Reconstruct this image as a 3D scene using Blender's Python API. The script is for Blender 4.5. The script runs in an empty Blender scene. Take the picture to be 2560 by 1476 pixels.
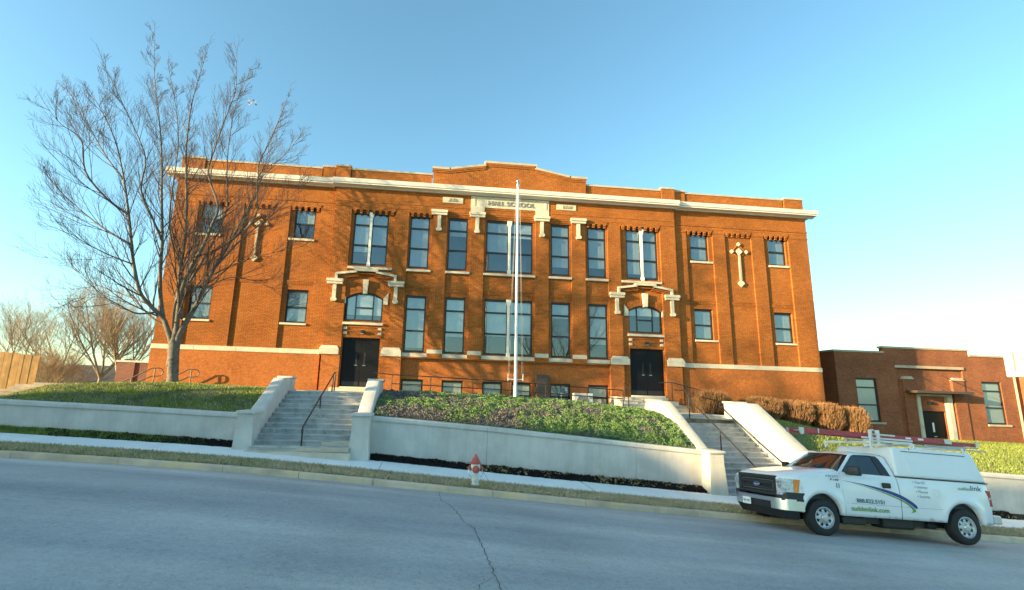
import bpy, bmesh, math, random
import numpy as np
from mathutils import Vector, Matrix, noise as mnoise

# ---------------------------------------------------------------- camera, sky, sun, exposure
C = bpy.context.scene.collection
scene = bpy.context.scene
CZ = 2.6
cam_data = bpy.data.cameras.new("camera"); cam = bpy.data.objects.new("camera", cam_data); C.objects.link(cam)
RIGHT = Vector((0.99466567, -0.09896647, 0.02908333))
UPV = Vector((-0.04787203, -0.19314572, 0.98000153))
FWD = Vector((0.09136997, 0.97616616, 0.19685314))
cam.matrix_world = Matrix(((RIGHT.x, UPV.x, -FWD.x, 0), (RIGHT.y, UPV.y, -FWD.y, 0), (RIGHT.z, UPV.z, -FWD.z, CZ), (0, 0, 0, 1)))
cam_data.sensor_width = 36; cam_data.lens = 36 * 1227.3 / 2560
cam_data.shift_x = 90 / 2560
cam_data.clip_start = 0.1; cam_data.clip_end = 3000
scene.camera = cam

SUN_AZ = math.radians(73.5); SUN_EL = math.radians(11)
to_sun = Vector((-math.sin(SUN_AZ) * math.cos(SUN_EL), -math.cos(SUN_AZ) * math.cos(SUN_EL), math.sin(SUN_EL)))
world = bpy.data.worlds.new("World"); scene.world = world; world.use_nodes = True
wn = world.node_tree; bg = wn.nodes["Background"]
sky = wn.nodes.new("ShaderNodeTexSky"); sky.sky_type = 'NISHITA'; sky.sun_disc = False
sky.sun_elevation = SUN_EL; sky.sun_rotation = math.atan2(to_sun.x, to_sun.y)
sky.altitude = 100; sky.air_density = 1.0; sky.dust_density = 1.2; sky.ozone_density = 3.0
tint = wn.nodes.new("ShaderNodeMix"); tint.data_type = 'RGBA'; tint.blend_type = 'MULTIPLY'; tint.inputs[0].default_value = 1
tint.inputs[7].default_value = (.86, 1.01, .83, 1)
wn.links.new(sky.outputs[0], tint.inputs[6]); wn.links.new(tint.outputs[2], bg.inputs[0]); bg.inputs[1].default_value = 0.15
sun_data = bpy.data.lights.new("sun", 'SUN'); sun_data.energy = 5.0; sun_data.angle = math.radians(0.5)
sun_data.color = (1.0, 0.75, 0.38)
sun = bpy.data.objects.new("sun", sun_data); C.objects.link(sun)
sun.rotation_euler = to_sun.to_track_quat('Z', 'Y').to_euler()
scene.view_settings.view_transform = 'Standard'; scene.view_settings.look = 'None'
scene.view_settings.gamma = 1.0; scene.view_settings.use_curve_mapping = False
scene.view_settings.exposure = 1.75

# ---------------------------------------------------------------- materials
def _nt(name):
    m = bpy.data.materials.new(name); m.use_nodes = True
    return m, m.node_tree, m.node_tree.nodes["Principled BSDF"]
def _noise(nt, scale, detail=4, rough=.6, pos=None):
    n = nt.nodes.new("ShaderNodeTexNoise"); n.inputs["Scale"].default_value = scale
    n.inputs["Detail"].default_value = detail; n.inputs["Roughness"].default_value = rough
    if pos is None: pos = nt.nodes.new("ShaderNodeNewGeometry").outputs["Position"]
    nt.links.new(pos, n.inputs["Vector"]); return n
def _ramp(nt, fac, stops):
    r = nt.nodes.new("ShaderNodeValToRGB"); e = r.color_ramp.elements
    while len(e) < len(stops): e.new(.5)
    for i, (p, c) in enumerate(stops): e[i].position = p; e[i].color = (*c, 1)
    nt.links.new(fac, r.inputs[0]); return r
def _mix(nt, fac, a, b, mode='MIX'):
    n = nt.nodes.new("ShaderNodeMix"); n.data_type = 'RGBA'; n.blend_type = mode
    for s, v in ((n.inputs[0], fac), (n.inputs[6], a), (n.inputs[7], b)):
        if hasattr(v, "is_linked"): nt.links.new(v, s)
        elif isinstance(v, (int, float)): s.default_value = v
        else: s.default_value = (*v, 1)
    return n.outputs[2]
def _bump(nt, bs, height, strength, dist=.02):
    b = nt.nodes.new("ShaderNodeBump"); b.inputs["Strength"].default_value = strength; b.inputs["Distance"].default_value = dist
    nt.links.new(height, b.inputs["Height"]); nt.links.new(b.outputs[0], bs.inputs["Normal"])
def mat(name, col, rough=.8, amt=.15, scale=3., bump=.1, bscale=60., metal=0., spec=.5, coat=0., stain=0., stain_col=(.1, .08, .06), sscale=.8, rnd=0., runs=0.):
    m, nt, bs = _nt(name)
    n = _noise(nt, scale)
    lo = tuple(c * (1 - amt) for c in col); hi = tuple(min(1, c * (1 + amt)) for c in col)
    c = _ramp(nt, n.outputs[0], [(.3, lo), (.7, hi)]).outputs[0]
    if rnd:
        oi = nt.nodes.new("ShaderNodeObjectInfo")
        c = _mix(nt, 1.0, c, _ramp(nt, oi.outputs["Random"], [(0, (1 - rnd,) * 3), (1, (1 + rnd,) * 3)]).outputs[0], 'MULTIPLY')
    if stain:
        s = _noise(nt, sscale, 8, .7)
        f = _ramp(nt, s.outputs[0], [(.48, (0, 0, 0)), (.72, (stain,) * 3)]).outputs[0]
        c = _mix(nt, f, c, stain_col)
    if runs:                                   # water runs down a rendered wall
        mp = nt.nodes.new("ShaderNodeMapping"); nt.links.new(nt.nodes.new("ShaderNodeNewGeometry").outputs["Position"], mp.inputs[0]); mp.inputs["Scale"].default_value = (1, 1, .12)
        w = _noise(nt, 3.2, 6, .75, mp.outputs[0])
        c = _mix(nt, 1., c, _ramp(nt, w.outputs[0], [(.36, (1 - runs,) * 3), (.52, (1,) * 3), (.7, (1 + runs * .25,) * 3)]).outputs[0], 'MULTIPLY')
    nt.links.new(c, bs.inputs["Base Color"])
    bs.inputs["Roughness"].default_value = rough; bs.inputs["Metallic"].default_value = metal
    bs.inputs["Specular IOR Level"].default_value = spec; bs.inputs["Coat Weight"].default_value = coat
    if bump: _bump(nt, bs, _noise(nt, bscale, 3).outputs[0], bump)
    return m
def brick_mat(name, c1, c2, mortar, row=.069, width=.21, msize=.010, bump=.5, blot=.22):
    m, nt, bs = _nt(name)
    g = nt.nodes.new("ShaderNodeNewGeometry"); sp = nt.nodes.new("ShaderNodeSeparateXYZ"); nt.links.new(g.outputs["Position"], sp.inputs[0])
    ad = nt.nodes.new("ShaderNodeMath"); ad.operation = 'ADD'; nt.links.new(sp.outputs[0], ad.inputs[0]); nt.links.new(sp.outputs[1], ad.inputs[1])
    cb = nt.nodes.new("ShaderNodeCombineXYZ"); nt.links.new(ad.outputs[0], cb.inputs[0]); nt.links.new(sp.outputs[2], cb.inputs[1])
    b = nt.nodes.new("ShaderNodeTexBrick"); nt.links.new(cb.outputs[0], b.inputs["Vector"])
    b.inputs["Scale"].default_value = 1; b.inputs["Mortar Size"].default_value = msize; b.inputs["Mortar Smooth"].default_value = .1
    b.inputs["Brick Width"].default_value = width; b.inputs["Row Height"].default_value = row
    b.inputs["Color1"].default_value = (*c1, 1); b.inputs["Color2"].default_value = (*c2, 1); b.inputs["Mortar"].default_value = (*mortar, 1)
    n = _noise(nt, .7, 6, .65)
    f = _ramp(nt, n.outputs[0], [(.3, (1 - blot,) * 3), (.7, (1 + blot,) * 3)])
    c = _mix(nt, 1.0, b.outputs[0], f.outputs[0], 'MULTIPLY')
    sn = _noise(nt, 14, 2)
    c = _mix(nt, 1.0, c, _ramp(nt, sn.outputs[0], [(.3, (.75,) * 3), (.7, (1.2,) * 3)]).outputs[0], 'MULTIPLY')
    nt.links.new(c, bs.inputs["Base Color"]); bs.inputs["Roughness"].default_value = .9; bs.inputs["Specular IOR Level"].default_value = .25
    inv = nt.nodes.new("ShaderNodeMath"); inv.operation = 'SUBTRACT'; inv.inputs[0].default_value = 1; nt.links.new(b.outputs["Fac"], inv.inputs[1])
    _bump(nt, bs, inv.outputs[0], bump, .012)
    return m
def glass_mat(name, tint, refl, rough=.01):
    m, nt, bs = _nt(name); nt.nodes.remove(bs); out = nt.nodes["Material Output"]
    tr = nt.nodes.new("ShaderNodeBsdfTransparent"); tr.inputs[0].default_value = (*tint, 1)
    gl = nt.nodes.new("ShaderNodeBsdfGlossy"); gl.inputs["Roughness"].default_value = rough; gl.inputs[0].default_value = (.95, .97, 1, 1)
    lw = nt.nodes.new("ShaderNodeFresnel"); lw.inputs[0].default_value = 1.5
    ma = nt.nodes.new("ShaderNodeMath"); ma.operation = 'MULTIPLY_ADD'; ma.inputs[1].default_value = 1.0; ma.inputs[2].default_value = refl; ma.use_clamp = True
    bf = nt.nodes.new("ShaderNodeNewGeometry"); iv = nt.nodes.new("ShaderNodeMath"); iv.operation = 'SUBTRACT'; iv.inputs[0].default_value = 1; nt.links.new(bf.outputs["Backfacing"], iv.inputs[1])
    fm = nt.nodes.new("ShaderNodeMath"); fm.operation = 'MULTIPLY'; nt.links.new(lw.outputs[0], fm.inputs[0]); nt.links.new(iv.outputs[0], fm.inputs[1])   # no total reflection at the rear face
    nt.links.new(fm.outputs[0], ma.inputs[0])
    mx = nt.nodes.new("ShaderNodeMixShader"); nt.links.new(ma.outputs[0], mx.inputs[0]); nt.links.new(tr.outputs[0], mx.inputs[1]); nt.links.new(gl.outputs[0], mx.inputs[2])
    nt.links.new(mx.outputs[0], out.inputs[0]); return m

M = {}
M['brick'] = brick_mat('red_brick', (.45, .155, .029), (.37, .112, .022), (.19, .062, .018))
M['base_brick'] = brick_mat('smooth_base_brick', (.45, .15, .038), (.42, .13, .032), (.34, .11, .034), bump=.15, msize=.008, blot=.15)
M['annex_brick'] = brick_mat('dark_red_brick', (.36, .115, .048), (.28, .085, .038), (.24, .11, .06))
M['side_brick'] = brick_mat('maroon_brick', (.22, .07, .05), (.17, .05, .04), (.24, .16, .12))
M['stone'] = mat('pale_limestone', (.62, .55, .42), .8, .12, 2.5, .12, 50, stain=.35, stain_col=(.36, .29, .2))
M['coping'] = mat('tan_coping_stone', (.46, .37, .26), .85, .15, 3, .1, 40)
M['white_paint'] = mat('white_painted_wood', (.80, .77, .70), .6, .05, 4, .03, 30, stain=.2, stain_col=(.5, .45, .38))
M['letter'] = mat('shade_grey_stone', (.22, .22, .22), .8, .1)  # shadow of the raised letters put into their stone colour
M['white_letter'] = mat('white_enamel', (.85, .86, .86), .5, .03)
M['frame'] = mat('dark_bronze_frame', (.018, .017, .018), .45, .1, 4, 0)
M['glass'] = glass_mat('window_glass', (.86, .91, .92), .07)
M['blind'] = mat('grey_roller_blind', (.32, .34, .35), .9, .08, 2, .02, 30)
M['blind_pale'] = mat('pale_roller_blind', (.50, .51, .50), .9, .06, 2, .02, 30)
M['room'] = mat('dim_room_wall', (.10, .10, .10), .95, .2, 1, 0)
M['door'] = mat('black_painted_door', (.006, .007, .010), .55, .1, 3, .02, 20, spec=.2)
M['steel'] = mat('brushed_steel', (.5, .5, .5), .35, .1, 5, .02, 80, metal=1)
M['black_iron'] = mat('black_painted_iron', (.02, .02, .022), .45, .2, 6, .03, 60)
M['brown_rail'] = mat('brown_painted_pipe', (.075, .05, .04), .5, .2, 6, .03, 60)
M['concrete'] = mat('grey_step_concrete', (.44, .44, .43), .9, .22, 1.6, .35, 35, stain=.85, stain_col=(.17, .175, .17), sscale=2.6)
M['tan_concrete'] = mat('tan_step_concrete', (.56, .48, .38), .9, .15, 3, .3, 40)
M['stucco'] = mat('pale_cement_stucco', (.57, .54, .50), .9, .13, 1.2, .28, 28, stain=.5, stain_col=(.40, .37, .33), sscale=.9, runs=.10)
M['stucco_white'] = mat('cream_painted_stucco', (.52, .50, .44), .85, .07, 1.2, .3, 22, stain=.25, stain_col=(.36, .33, .28), sscale=.8, runs=.12)
M['walk'] = mat('pale_sidewalk_concrete', (.80, .795, .78), .9, .07, 1.2, .15, 60, stain=.18, stain_col=(.34, .33, .31), rnd=.05)
M['curb'] = mat('worn_curb_stone', (.58, .45, .32), .9, .2, 2.2, .4, 30, stain=.6, stain_col=(.66, .44, .14), sscale=1.1, rnd=.12)
M['trunk'] = mat('grey_bark', (.15, .125, .10), .95, .35, 9, .8, 30)
M['twig'] = mat('brown_twig', (.095, .064, .05), .9, .25, 5, .2, 40)
M['far_bark'] = mat('tan_bark', (.34, .26, .17), .95, .25, 4, .2, 20)
def grimy_paint():
    m = mat('white_vehicle_paint', (.80, .81, .82), .26, .03, 1.5, 0, coat=.5, stain=.14, stain_col=(.5, .48, .45), sscale=1.3); nt = m.node_tree; bs = nt.nodes["Principled BSDF"]
    tc = nt.nodes.new("ShaderNodeTexCoord"); sp = nt.nodes.new("ShaderNodeSeparateXYZ"); nt.links.new(tc.outputs["Object"], sp.inputs[0])
    n = _noise(nt, 3.5, 6, .7, tc.outputs["Object"]); ma = nt.nodes.new("ShaderNodeMath"); ma.operation = 'MULTIPLY_ADD'; ma.inputs[1].default_value = .9; nt.links.new(n.outputs[0], ma.inputs[0])
    ng = nt.nodes.new("ShaderNodeMath"); ng.operation = 'MULTIPLY'; ng.inputs[1].default_value = -1; nt.links.new(sp.outputs[2], ng.inputs[0]); nt.links.new(ng.outputs[0], ma.inputs[2])
    old = bs.inputs["Base Color"].links[0].from_socket          # road dirt thrown up along the sills
    nt.links.new(_mix(nt, _ramp(nt, ma.outputs[0], [(-.0, (0, 0, 0)), (.02, (.55,) * 3)]).outputs[0], old, (.40, .37, .33)), bs.inputs["Base Color"])
    return m
M['white'] = grimy_paint()
M['shell_white'] = mat('white_fibreglass_shell', (.76, .78, .80), .4, .03, 1.5, .02, 30, stain=.12, stain_col=(.5, .49, .46), sscale=1.5)
M['black_plastic'] = mat('black_plastic', (.018, .018, .02), .5, .15, 6, .03, 50)
M['grey_plastic'] = mat('charcoal_plastic', (.022, .023, .028), .5, .1, 6, .02, 50)
M['tyre'] = mat('black_rubber', (.016, .016, .017), .75, .2, 8, .1, 60)
M['chrome'] = mat('chromed_steel', (.70, .72, .75), .28, .05, 4, 0, metal=1)
M['rim'] = mat('silver_wheel_steel', (.52, .53, .54), .35, .06, 4, .02, 60, metal=.6)
M['car_glass'] = mat('tinted_vehicle_glass', (.012, .02, .022), .03, .1, 2, 0, spec=1.0)
M['lamp_clear'] = mat('clear_headlamp_plastic', (.42, .45, .47), .08, .45, 14, 0, spec=.9, coat=.6)
M['amber'] = mat('amber_lens', (.75, .22, .02), .25, .1, 5, 0, coat=.5)
M['red_lens'] = mat('red_lens', (.42, .02, .03), .25, .1, 5, 0, coat=.5)
M['blue'] = mat('dark_blue_vinyl', (.02, .05, .24), .4, .05, 3, 0)
M['teal_print'] = mat('slate_blue_vinyl', (.06, .13, .19), .5, .05, 3, 0)
M['green_print'] = mat('green_vinyl', (.16, .30, .06), .5, .05, 3, 0)
M['pale_print'] = mat('faded_grey_vinyl', (.28, .33, .36), .5, .05, 3, 0)
M['ladder_red'] = mat('red_fibreglass_rail', (.42, .06, .065), .55, .25, 8, .1, 60)
M['aluminium'] = mat('dull_aluminium', (.55, .55, .55), .4, .08, 6, .03, 60, metal=.8)
M['rack_white'] = mat('white_rack_paint', (.68, .68, .66), .5, .08, 6, .02, 60)
M['hydrant_red'] = mat('worn_red_paint', (.48, .09, .065), .6, .2, 14, .2, 60, stain=.35, stain_col=(.50, .32, .27), sscale=9)
M['hydrant_white'] = mat('worn_white_paint', (.72, .71, .66), .6, .08, 8, .2, 60, stain=.35, stain_col=(.42, .38, .32), sscale=7)
M['wood'] = mat('tan_fence_wood', (.36, .20, .07), .85, .25, 3, .3, 40, stain=.5, stain_col=(.20, .11, .045), sscale=2.5, rnd=.14)
M['timber'] = mat('weathered_timber', (.33, .27, .20), .9, .25, 4, .35, 30, rnd=.15)
M['hedge_twig'] = mat('dry_tan_hedge_stem', (.25, .13, .055), .9, .4, 4, .1, 30, rnd=.25)
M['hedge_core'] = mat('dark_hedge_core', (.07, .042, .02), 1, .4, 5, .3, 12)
M['pole'] = mat('white_pole_paint', (.78, .80, .82), .35, .03, 3, 0)
M['rope'] = mat('white_rope', (.42, .42, .40), .9, .05)
M['ac'] = mat('cream_metal_cabinet', (.55, .56, .54), .5, .05, 3, .02)
M['roof_shingle'] = mat('dark_roof_shingle', (.05, .055, .065), .95, .25, 3, .4, 18)
M['siding'] = mat('pale_house_siding', (.55, .53, .48), .8, .06, 2, .1, 20)
M['sign_panel'] = mat('cream_sign_panel', (.74, .70, .58), .5, .03)
M['sign_line'] = mat('brown_sign_stroke', (.22, .16, .09), .6, .08)

def asphalt():
    m, nt, bs = _nt('worn_grey_asphalt')
    g = nt.nodes.new("ShaderNodeNewGeometry"); sp = nt.nodes.new("ShaderNodeSeparateXYZ"); nt.links.new(g.outputs["Position"], sp.inputs[0])
    mp = nt.nodes.new("ShaderNodeMapping"); nt.links.new(g.outputs["Position"], mp.inputs[0]); mp.inputs["Scale"].default_value = (.04, .8, 1)
    streak = _noise(nt, 1.0, 5, .55, mp.outputs[0])
    n2 = _noise(nt, .35, 5, .6); n3 = _noise(nt, 30, 3, .75); n4 = _noise(nt, 160, 2, .5); n5 = _noise(nt, 9, 4, .7)
    c = _ramp(nt, streak.outputs[0], [(.30, (.29, .295, .30)), (.48, (.36, .36, .36)), (.60, (.42, .41, .395)), (.72, (.52, .49, .46))]).outputs[0]  # paler warm streaks: worn bands with low sun put into the colour
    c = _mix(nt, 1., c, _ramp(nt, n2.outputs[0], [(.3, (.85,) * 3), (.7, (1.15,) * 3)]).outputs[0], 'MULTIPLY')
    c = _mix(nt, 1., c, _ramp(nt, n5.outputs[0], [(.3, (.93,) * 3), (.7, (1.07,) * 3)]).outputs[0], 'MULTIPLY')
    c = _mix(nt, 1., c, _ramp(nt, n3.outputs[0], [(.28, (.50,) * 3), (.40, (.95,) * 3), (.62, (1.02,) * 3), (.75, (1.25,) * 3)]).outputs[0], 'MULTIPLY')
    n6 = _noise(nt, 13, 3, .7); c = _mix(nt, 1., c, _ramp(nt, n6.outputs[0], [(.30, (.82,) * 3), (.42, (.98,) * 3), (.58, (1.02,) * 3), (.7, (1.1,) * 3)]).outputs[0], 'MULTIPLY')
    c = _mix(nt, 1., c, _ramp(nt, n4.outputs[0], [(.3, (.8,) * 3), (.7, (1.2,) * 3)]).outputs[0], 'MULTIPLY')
    nt.links.new(c, bs.inputs["Base Color"]); bs.inputs["Roughness"].default_value = .82; bs.inputs["Specular IOR Level"].default_value = .4
    _bump(nt, bs, n3.outputs[0], .35, .01); return m
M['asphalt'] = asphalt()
M['tar'] = mat('dark_crack', (.035, .035, .037), .9, .2, 20, 0)
M['soil'] = mat('grey_brown_soil', (.17, .145, .105), 1, .35, 3, .5, 25)
M['mulch_bed'] = mat('black_mulch_soil', (.018, .014, .012), 1, .4, 9, .6, 30)
M['mulch'] = mat('black_bark_mulch', (.016, .012, .010), 1, .4, 9, .2, 30)
M['straw'] = mat('dry_straw', (.33, .24, .12), .95, .3, 12, 0)
M['turf'] = mat('green_turf', (.10, .13, .04), 1, .4, 2, .4, 25)
M['far_turf'] = mat('winter_turf', (.14, .15, .05), 1, .3, .4, .3, 4)
def leafmat(name, stops, scale=1.4):
    m, nt, bs = _nt(name)
    n = _noise(nt, scale, 4, .7); n2 = _noise(nt, 23, 2, .6)
    mx = nt.nodes.new("ShaderNodeMath"); mx.operation = 'MULTIPLY_ADD'; mx.inputs[1].default_value = .6; nt.links.new(n2.outputs[0], mx.inputs[0])
    sc_ = nt.nodes.new("ShaderNodeMath"); sc_.operation = 'MULTIPLY'; sc_.inputs[1].default_value = .4; nt.links.new(n.outputs[0], sc_.inputs[0]); nt.links.new(sc_.outputs[0], mx.inputs[2])
    nt.links.new(_ramp(nt, mx.outputs[0], stops).outputs[0], bs.inputs["Base Color"]); bs.inputs["Roughness"].default_value = .8; bs.inputs["Specular IOR Level"].default_value = .2
    return m
M['grass'] = leafmat('green_grass_blade', [(.3, (.12, .165, .035)), (.5, (.22, .275, .06)), (.68, (.36, .37, .12))])
M['dry_grass'] = leafmat('dormant_grass_blade', [(.3, (.28, .235, .15)), (.5, (.52, .43, .27)), (.68, (.70, .58, .37))])
M['cover'] = leafmat('green_ground_cover_leaf', [(.3, (.07, .13, .035)), (.5, (.16, .26, .09)), (.68, (.28, .40, .16))])
M['dead_cover'] = leafmat('grey_dead_cover_stem', [(.3, (.06, .05, .052)), (.5, (.18, .16, .16)), (.68, (.32, .28, .26))])
# ---------------------------------------------------------------- mesh helpers
class MB:
    def __init__(s): s.v = []; s.f = []
    def add(s, verts, faces):
        b = len(s.v); s.v.extend([tuple(p) for p in verts]); s.f.extend([tuple(i + b for i in f) for f in faces]); return s
    def quad(s, a, b, c, d): return s.add([a, b, c, d], [(0, 1, 2, 3)])
    def box(s, x0, x1, y0, y1, z0, z1, bev=0.):
        if bev <= 0:
            return s.add([(x, y, z) for x in (x0, x1) for y in (y0, y1) for z in (z0, z1)],
                         [(0, 1, 3, 2), (4, 6, 7, 5), (0, 4, 5, 1), (2, 3, 7, 6), (0, 2, 6, 4), (1, 5, 7, 3)])
        b = min(bev, (x1 - x0) * .45, (y1 - y0) * .45, (z1 - z0) * .45)
        bm = bmesh.new(); bmesh.ops.create_cube(bm, size=1)
        for v in bm.verts: v.co = Vector(((x0 + x1) / 2 + v.co.x * (x1 - x0), (y0 + y1) / 2 + v.co.y * (y1 - y0), (z0 + z1) / 2 + v.co.z * (z1 - z0)))
        bmesh.ops.bevel(bm, geom=bm.edges[:], offset=b, segments=2, profile=.5, affect='EDGES')
        bm.verts.index_update(); s.add([v.co[:] for v in bm.verts], [[v.index for v in f.verts] for f in bm.faces]); bm.free(); return s
    def prism(s, poly, axis, a0, a1):
        """polygon (2-D) extruded along axis: 'y' -> poly is (x,z); 'x' -> poly is (y,z); 'z' -> poly is (x,y)"""
        mk = {'y': lambda p, a: (p[0], a, p[1]), 'x': lambda p, a: (a, p[0], p[1]), 'z': lambda p, a: (p[0], p[1], a)}[axis]
        n = len(poly)
        return s.add([mk(p, a0) for p in poly] + [mk(p, a1) for p in poly],
                     [tuple(range(n)), tuple(range(2 * n - 1, n - 1, -1))] + [(i, i + n, (i + 1) % n + n, (i + 1) % n) for i in range(n)])
    def hull(s, bottom, top):
        """loft between two rings of equal length, capped"""
        n = len(bottom)
        return s.add(list(bottom) + list(top), [tuple(range(n - 1, -1, -1)), tuple(range(n, 2 * n))] + [(i, (i + 1) % n, (i + 1) % n + n, i + n) for i in range(n)])
    def tube(s, pts, r, k=8, cap=True):
        pts = [Vector(p) for p in pts]; n = len(pts)
        if not hasattr(r, '__len__'): r = [r] * n
        up = None; rings = []
        for i in range(n):
            d = (pts[min(i + 1, n - 1)] - pts[max(i - 1, 0)])
            d = d.normalized() if d.length > 1e-9 else Vector((0, 0, 1))
            if up is None: up = Vector((0, 0, 1)) if abs(d.z) < .9 else Vector((1, 0, 0))
            a = d.cross(up)
            if a.length < 1e-6: a = d.orthogonal()
            a.normalize(); b = d.cross(a); up = -b if False else a.cross(d)
            rings.append([pts[i] + (a * math.cos(t) + b * math.sin(t)) * r[i] for t in [2 * math.pi * j / k for j in range(k)]])
        vs = [p for g in rings for p in g]
        fs = [(i * k + j, i * k + (j + 1) % k, (i + 1) * k + (j + 1) % k, (i + 1) * k + j) for i in range(n - 1) for j in range(k)]
        if cap: fs += [tuple(range(k)), tuple((n - 1) * k + j for j in range(k - 1, -1, -1))]
        return s.add(vs, fs)
    def lathe(s, prof, c, axis='z', n=20):
        """profile [(r, h)] turned round the axis through c"""
        c = Vector(c); vs = []
        for r, h in prof:
            for j in range(n):
                a = 2 * math.pi * j / n; u, w = r * math.cos(a), r * math.sin(a)
                vs.append(c + Vector({'z': (u, w, h), 'y': (u, h, w), 'x': (h, u, w)}[axis]))
        m = len(prof)
        fs = [(i * n + j, i * n + (j + 1) % n, (i + 1) * n + (j + 1) % n, (i + 1) * n + j) for i in range(m - 1) for j in range(n)]
        fs += [tuple(range(n - 1, -1, -1)), tuple((m - 1) * n + j for j in range(n))]
        return s.add(vs, fs)
    def build(s, name, m, parent=None, smooth=False, fix=True):
        me = bpy.data.meshes.new(name); me.from_pydata(s.v, [], s.f); me.validate()
        if fix:
            bm = bmesh.new(); bm.from_mesh(me); bmesh.ops.recalc_face_normals(bm, faces=bm.faces[:]); bm.to_mesh(me); bm.free()
        me.materials.append(M[m] if isinstance(m, str) else m)
        if smooth:
            me.polygons.foreach_set("use_smooth", [True] * len(me.polygons))
            if smooth != 'all': me.set_sharp_from_angle(angle=math.radians(40))
        me.update(); return link(bpy.data.objects.new(name, me), parent)
def world_of(o):
    mw = o.matrix_local.copy() if o.parent is None else None
    if mw is not None: return Matrix.LocRotScale(o.location, o.rotation_euler, o.scale)
    return world_of(o.parent) @ o.matrix_parent_inverse @ Matrix.LocRotScale(o.location, o.rotation_euler, o.scale)
def link(o, parent=None, local=False):
    C.objects.link(o)
    if parent is not None:
        o.parent = parent
        if not local: o.matrix_parent_inverse = world_of(parent).inverted()
    return o
def tag(o, label=None, cat=None, group=None, kind=None):
    if label: o['label'] = label
    if cat: o['category'] = cat
    if group: o['group'] = group
    if kind: o['kind'] = kind
    return o
def thing(name, label, cat, loc=(0, 0, 0), group=None):
    o = bpy.data.objects.new(name, None); o.location = loc; o.empty_display_size = .3; C.objects.link(o)
    return tag(o, label, cat, group)
def children_of(o): return [c for c in C.objects if c.parent == o]
def copy_tree(o, parent=None, cache=None):
    c = o.copy(); C.objects.link(c)
    if parent is not None: c.parent = parent
    for ch in [x for x in KIDS.get(o.name, ())]: copy_tree(ch, c)
    return c
KIDS = {}
def index_kids(root):
    KIDS.clear()
    for x in C.objects:
        if x.parent: KIDS.setdefault(x.parent.name, []).append(x)
def text(name, body, m, parent, size, loc, rot=(math.pi / 2, 0, 0), extrude=.01, align='LEFT', sx=1., shear=0., bold=0., matrix=None, local=False):
    cu = bpy.data.curves.new(name, 'FONT'); cu.body = body; cu.size = size; cu.extrude = extrude; cu.align_x = align; cu.align_y = 'CENTER'
    cu.shear = shear; cu.offset = bold; cu.materials.append(M[m])
    o = bpy.data.objects.new(name, cu); o.location = loc; o.rotation_euler = rot; o.scale = (sx, 1, 1)
    link(o, parent, local); return o
def np_mesh(name, m, verts, faces, parent=None, smooth=False):
    """numpy arrays straight into a mesh: verts (n,3), faces (f,k)"""
    k = faces.shape[1]; me = bpy.data.meshes.new(name)
    me.vertices.add(len(verts)); me.vertices.foreach_set("co", np.asarray(verts, np.float32).ravel())
    me.loops.add(faces.size); me.loops.foreach_set("vertex_index", faces.astype(np.int32).ravel())
    me.polygons.add(len(faces)); me.polygons.foreach_set("loop_start", np.arange(0, faces.size, k, dtype=np.int32))
    me.update(calc_edges=True); me.validate(); me.materials.append(M[m])
    if smooth: me.polygons.foreach_set("use_smooth", [True] * len(me.polygons))
    return link(bpy.data.objects.new(name, me), parent)
def structure(o): return tag(o, kind='structure')
def stuff(o): return tag(o, kind='stuff')

# ---------------------------------------------------------------- the lie of the land
GX = [-140, -60, -30, -9.8, -7.1, -4.2, -1.4, 1.5, 4.8, 8.3, 12.5, 16.5, 30, 60, 140]
GZ = [5.2, 2.7, 1.62, .82, .70, .535, .32, .08, -.19, -.45, -.74, -1.01, -1.85, -3.4, -7]
YC = 13.0                                       # road face of the near kerb
def gut(x): return float(np.interp(x, GX, GZ))
def smooth_gut(x): return (gut(x - .8) + gut(x) * 2 + gut(x + .8)) / 4
def road_z(x, y):
    g = smooth_gut(x)
    return g + float(np.interp(y, [2.0, 3.5, 7.0, 10.2, 11.3, 13.0], [.02, .14, .22, .19, .135, 0]))
def side_z(x, y): return smooth_gut(x) + .14 + .02 * (y - YC)      # verge, walk, bed
WX = [-60, -12.5, -9.2, -5.9, -1.65, 2.1, 5.5, 9.1, 13.2, 19.7, 21, 40]
WZ = [3.2, 2.03, 1.94, 1.82, 1.82, 1.57, 1.29, .99, .80, .41, .34, -.7]
def wall_top(x): return float(np.interp(x, WX, WZ))
LX = [-60, -20, -16, -15.4, -14.7, -13.8, -12, -9.5, -7.5, -5, 0, 3, 6, 8, 9.5, 13, 15.9, 19, 22, 26, 33, 37, 60]
LZ = [2.2, 1.85, 1.85, 1.95, 2.16, 2.42, 2.53, 2.62, 2.56, 2.52, 2.53, 2.47, 2.33, 2.16, 2.02, 2.0, 1.82, 1.42, 1.05, .82, .66, .53, -.3]
def crest(x): return float(np.interp(x, LX, LZ))
def lawn_z(x, y):
    a, b = wall_top(x) - .05, crest(x - max(0, 20 - y) * .7 * min(1, max(0, (-9 - x) / 3)))
    run = float(np.interp(x, [-60, 12, 15, 22, 60], [3.4, 3.4, 5.0, 11, 11]))
    t = max(0, min(1, (y - 16.35) / run))
    z = a + (b - a) * math.sin(t * math.pi / 2) ** .9
    if y > 19.5 and (9.3 < x < 13.1 and y < 23.4 or -5.3 < x < -1.9 and y < 24.5): z -= .16
    if y > 32: z -= (y - 32) * .09 if y < 90 else 58 * .09 + (y - 90) * .02
    return z
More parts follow.
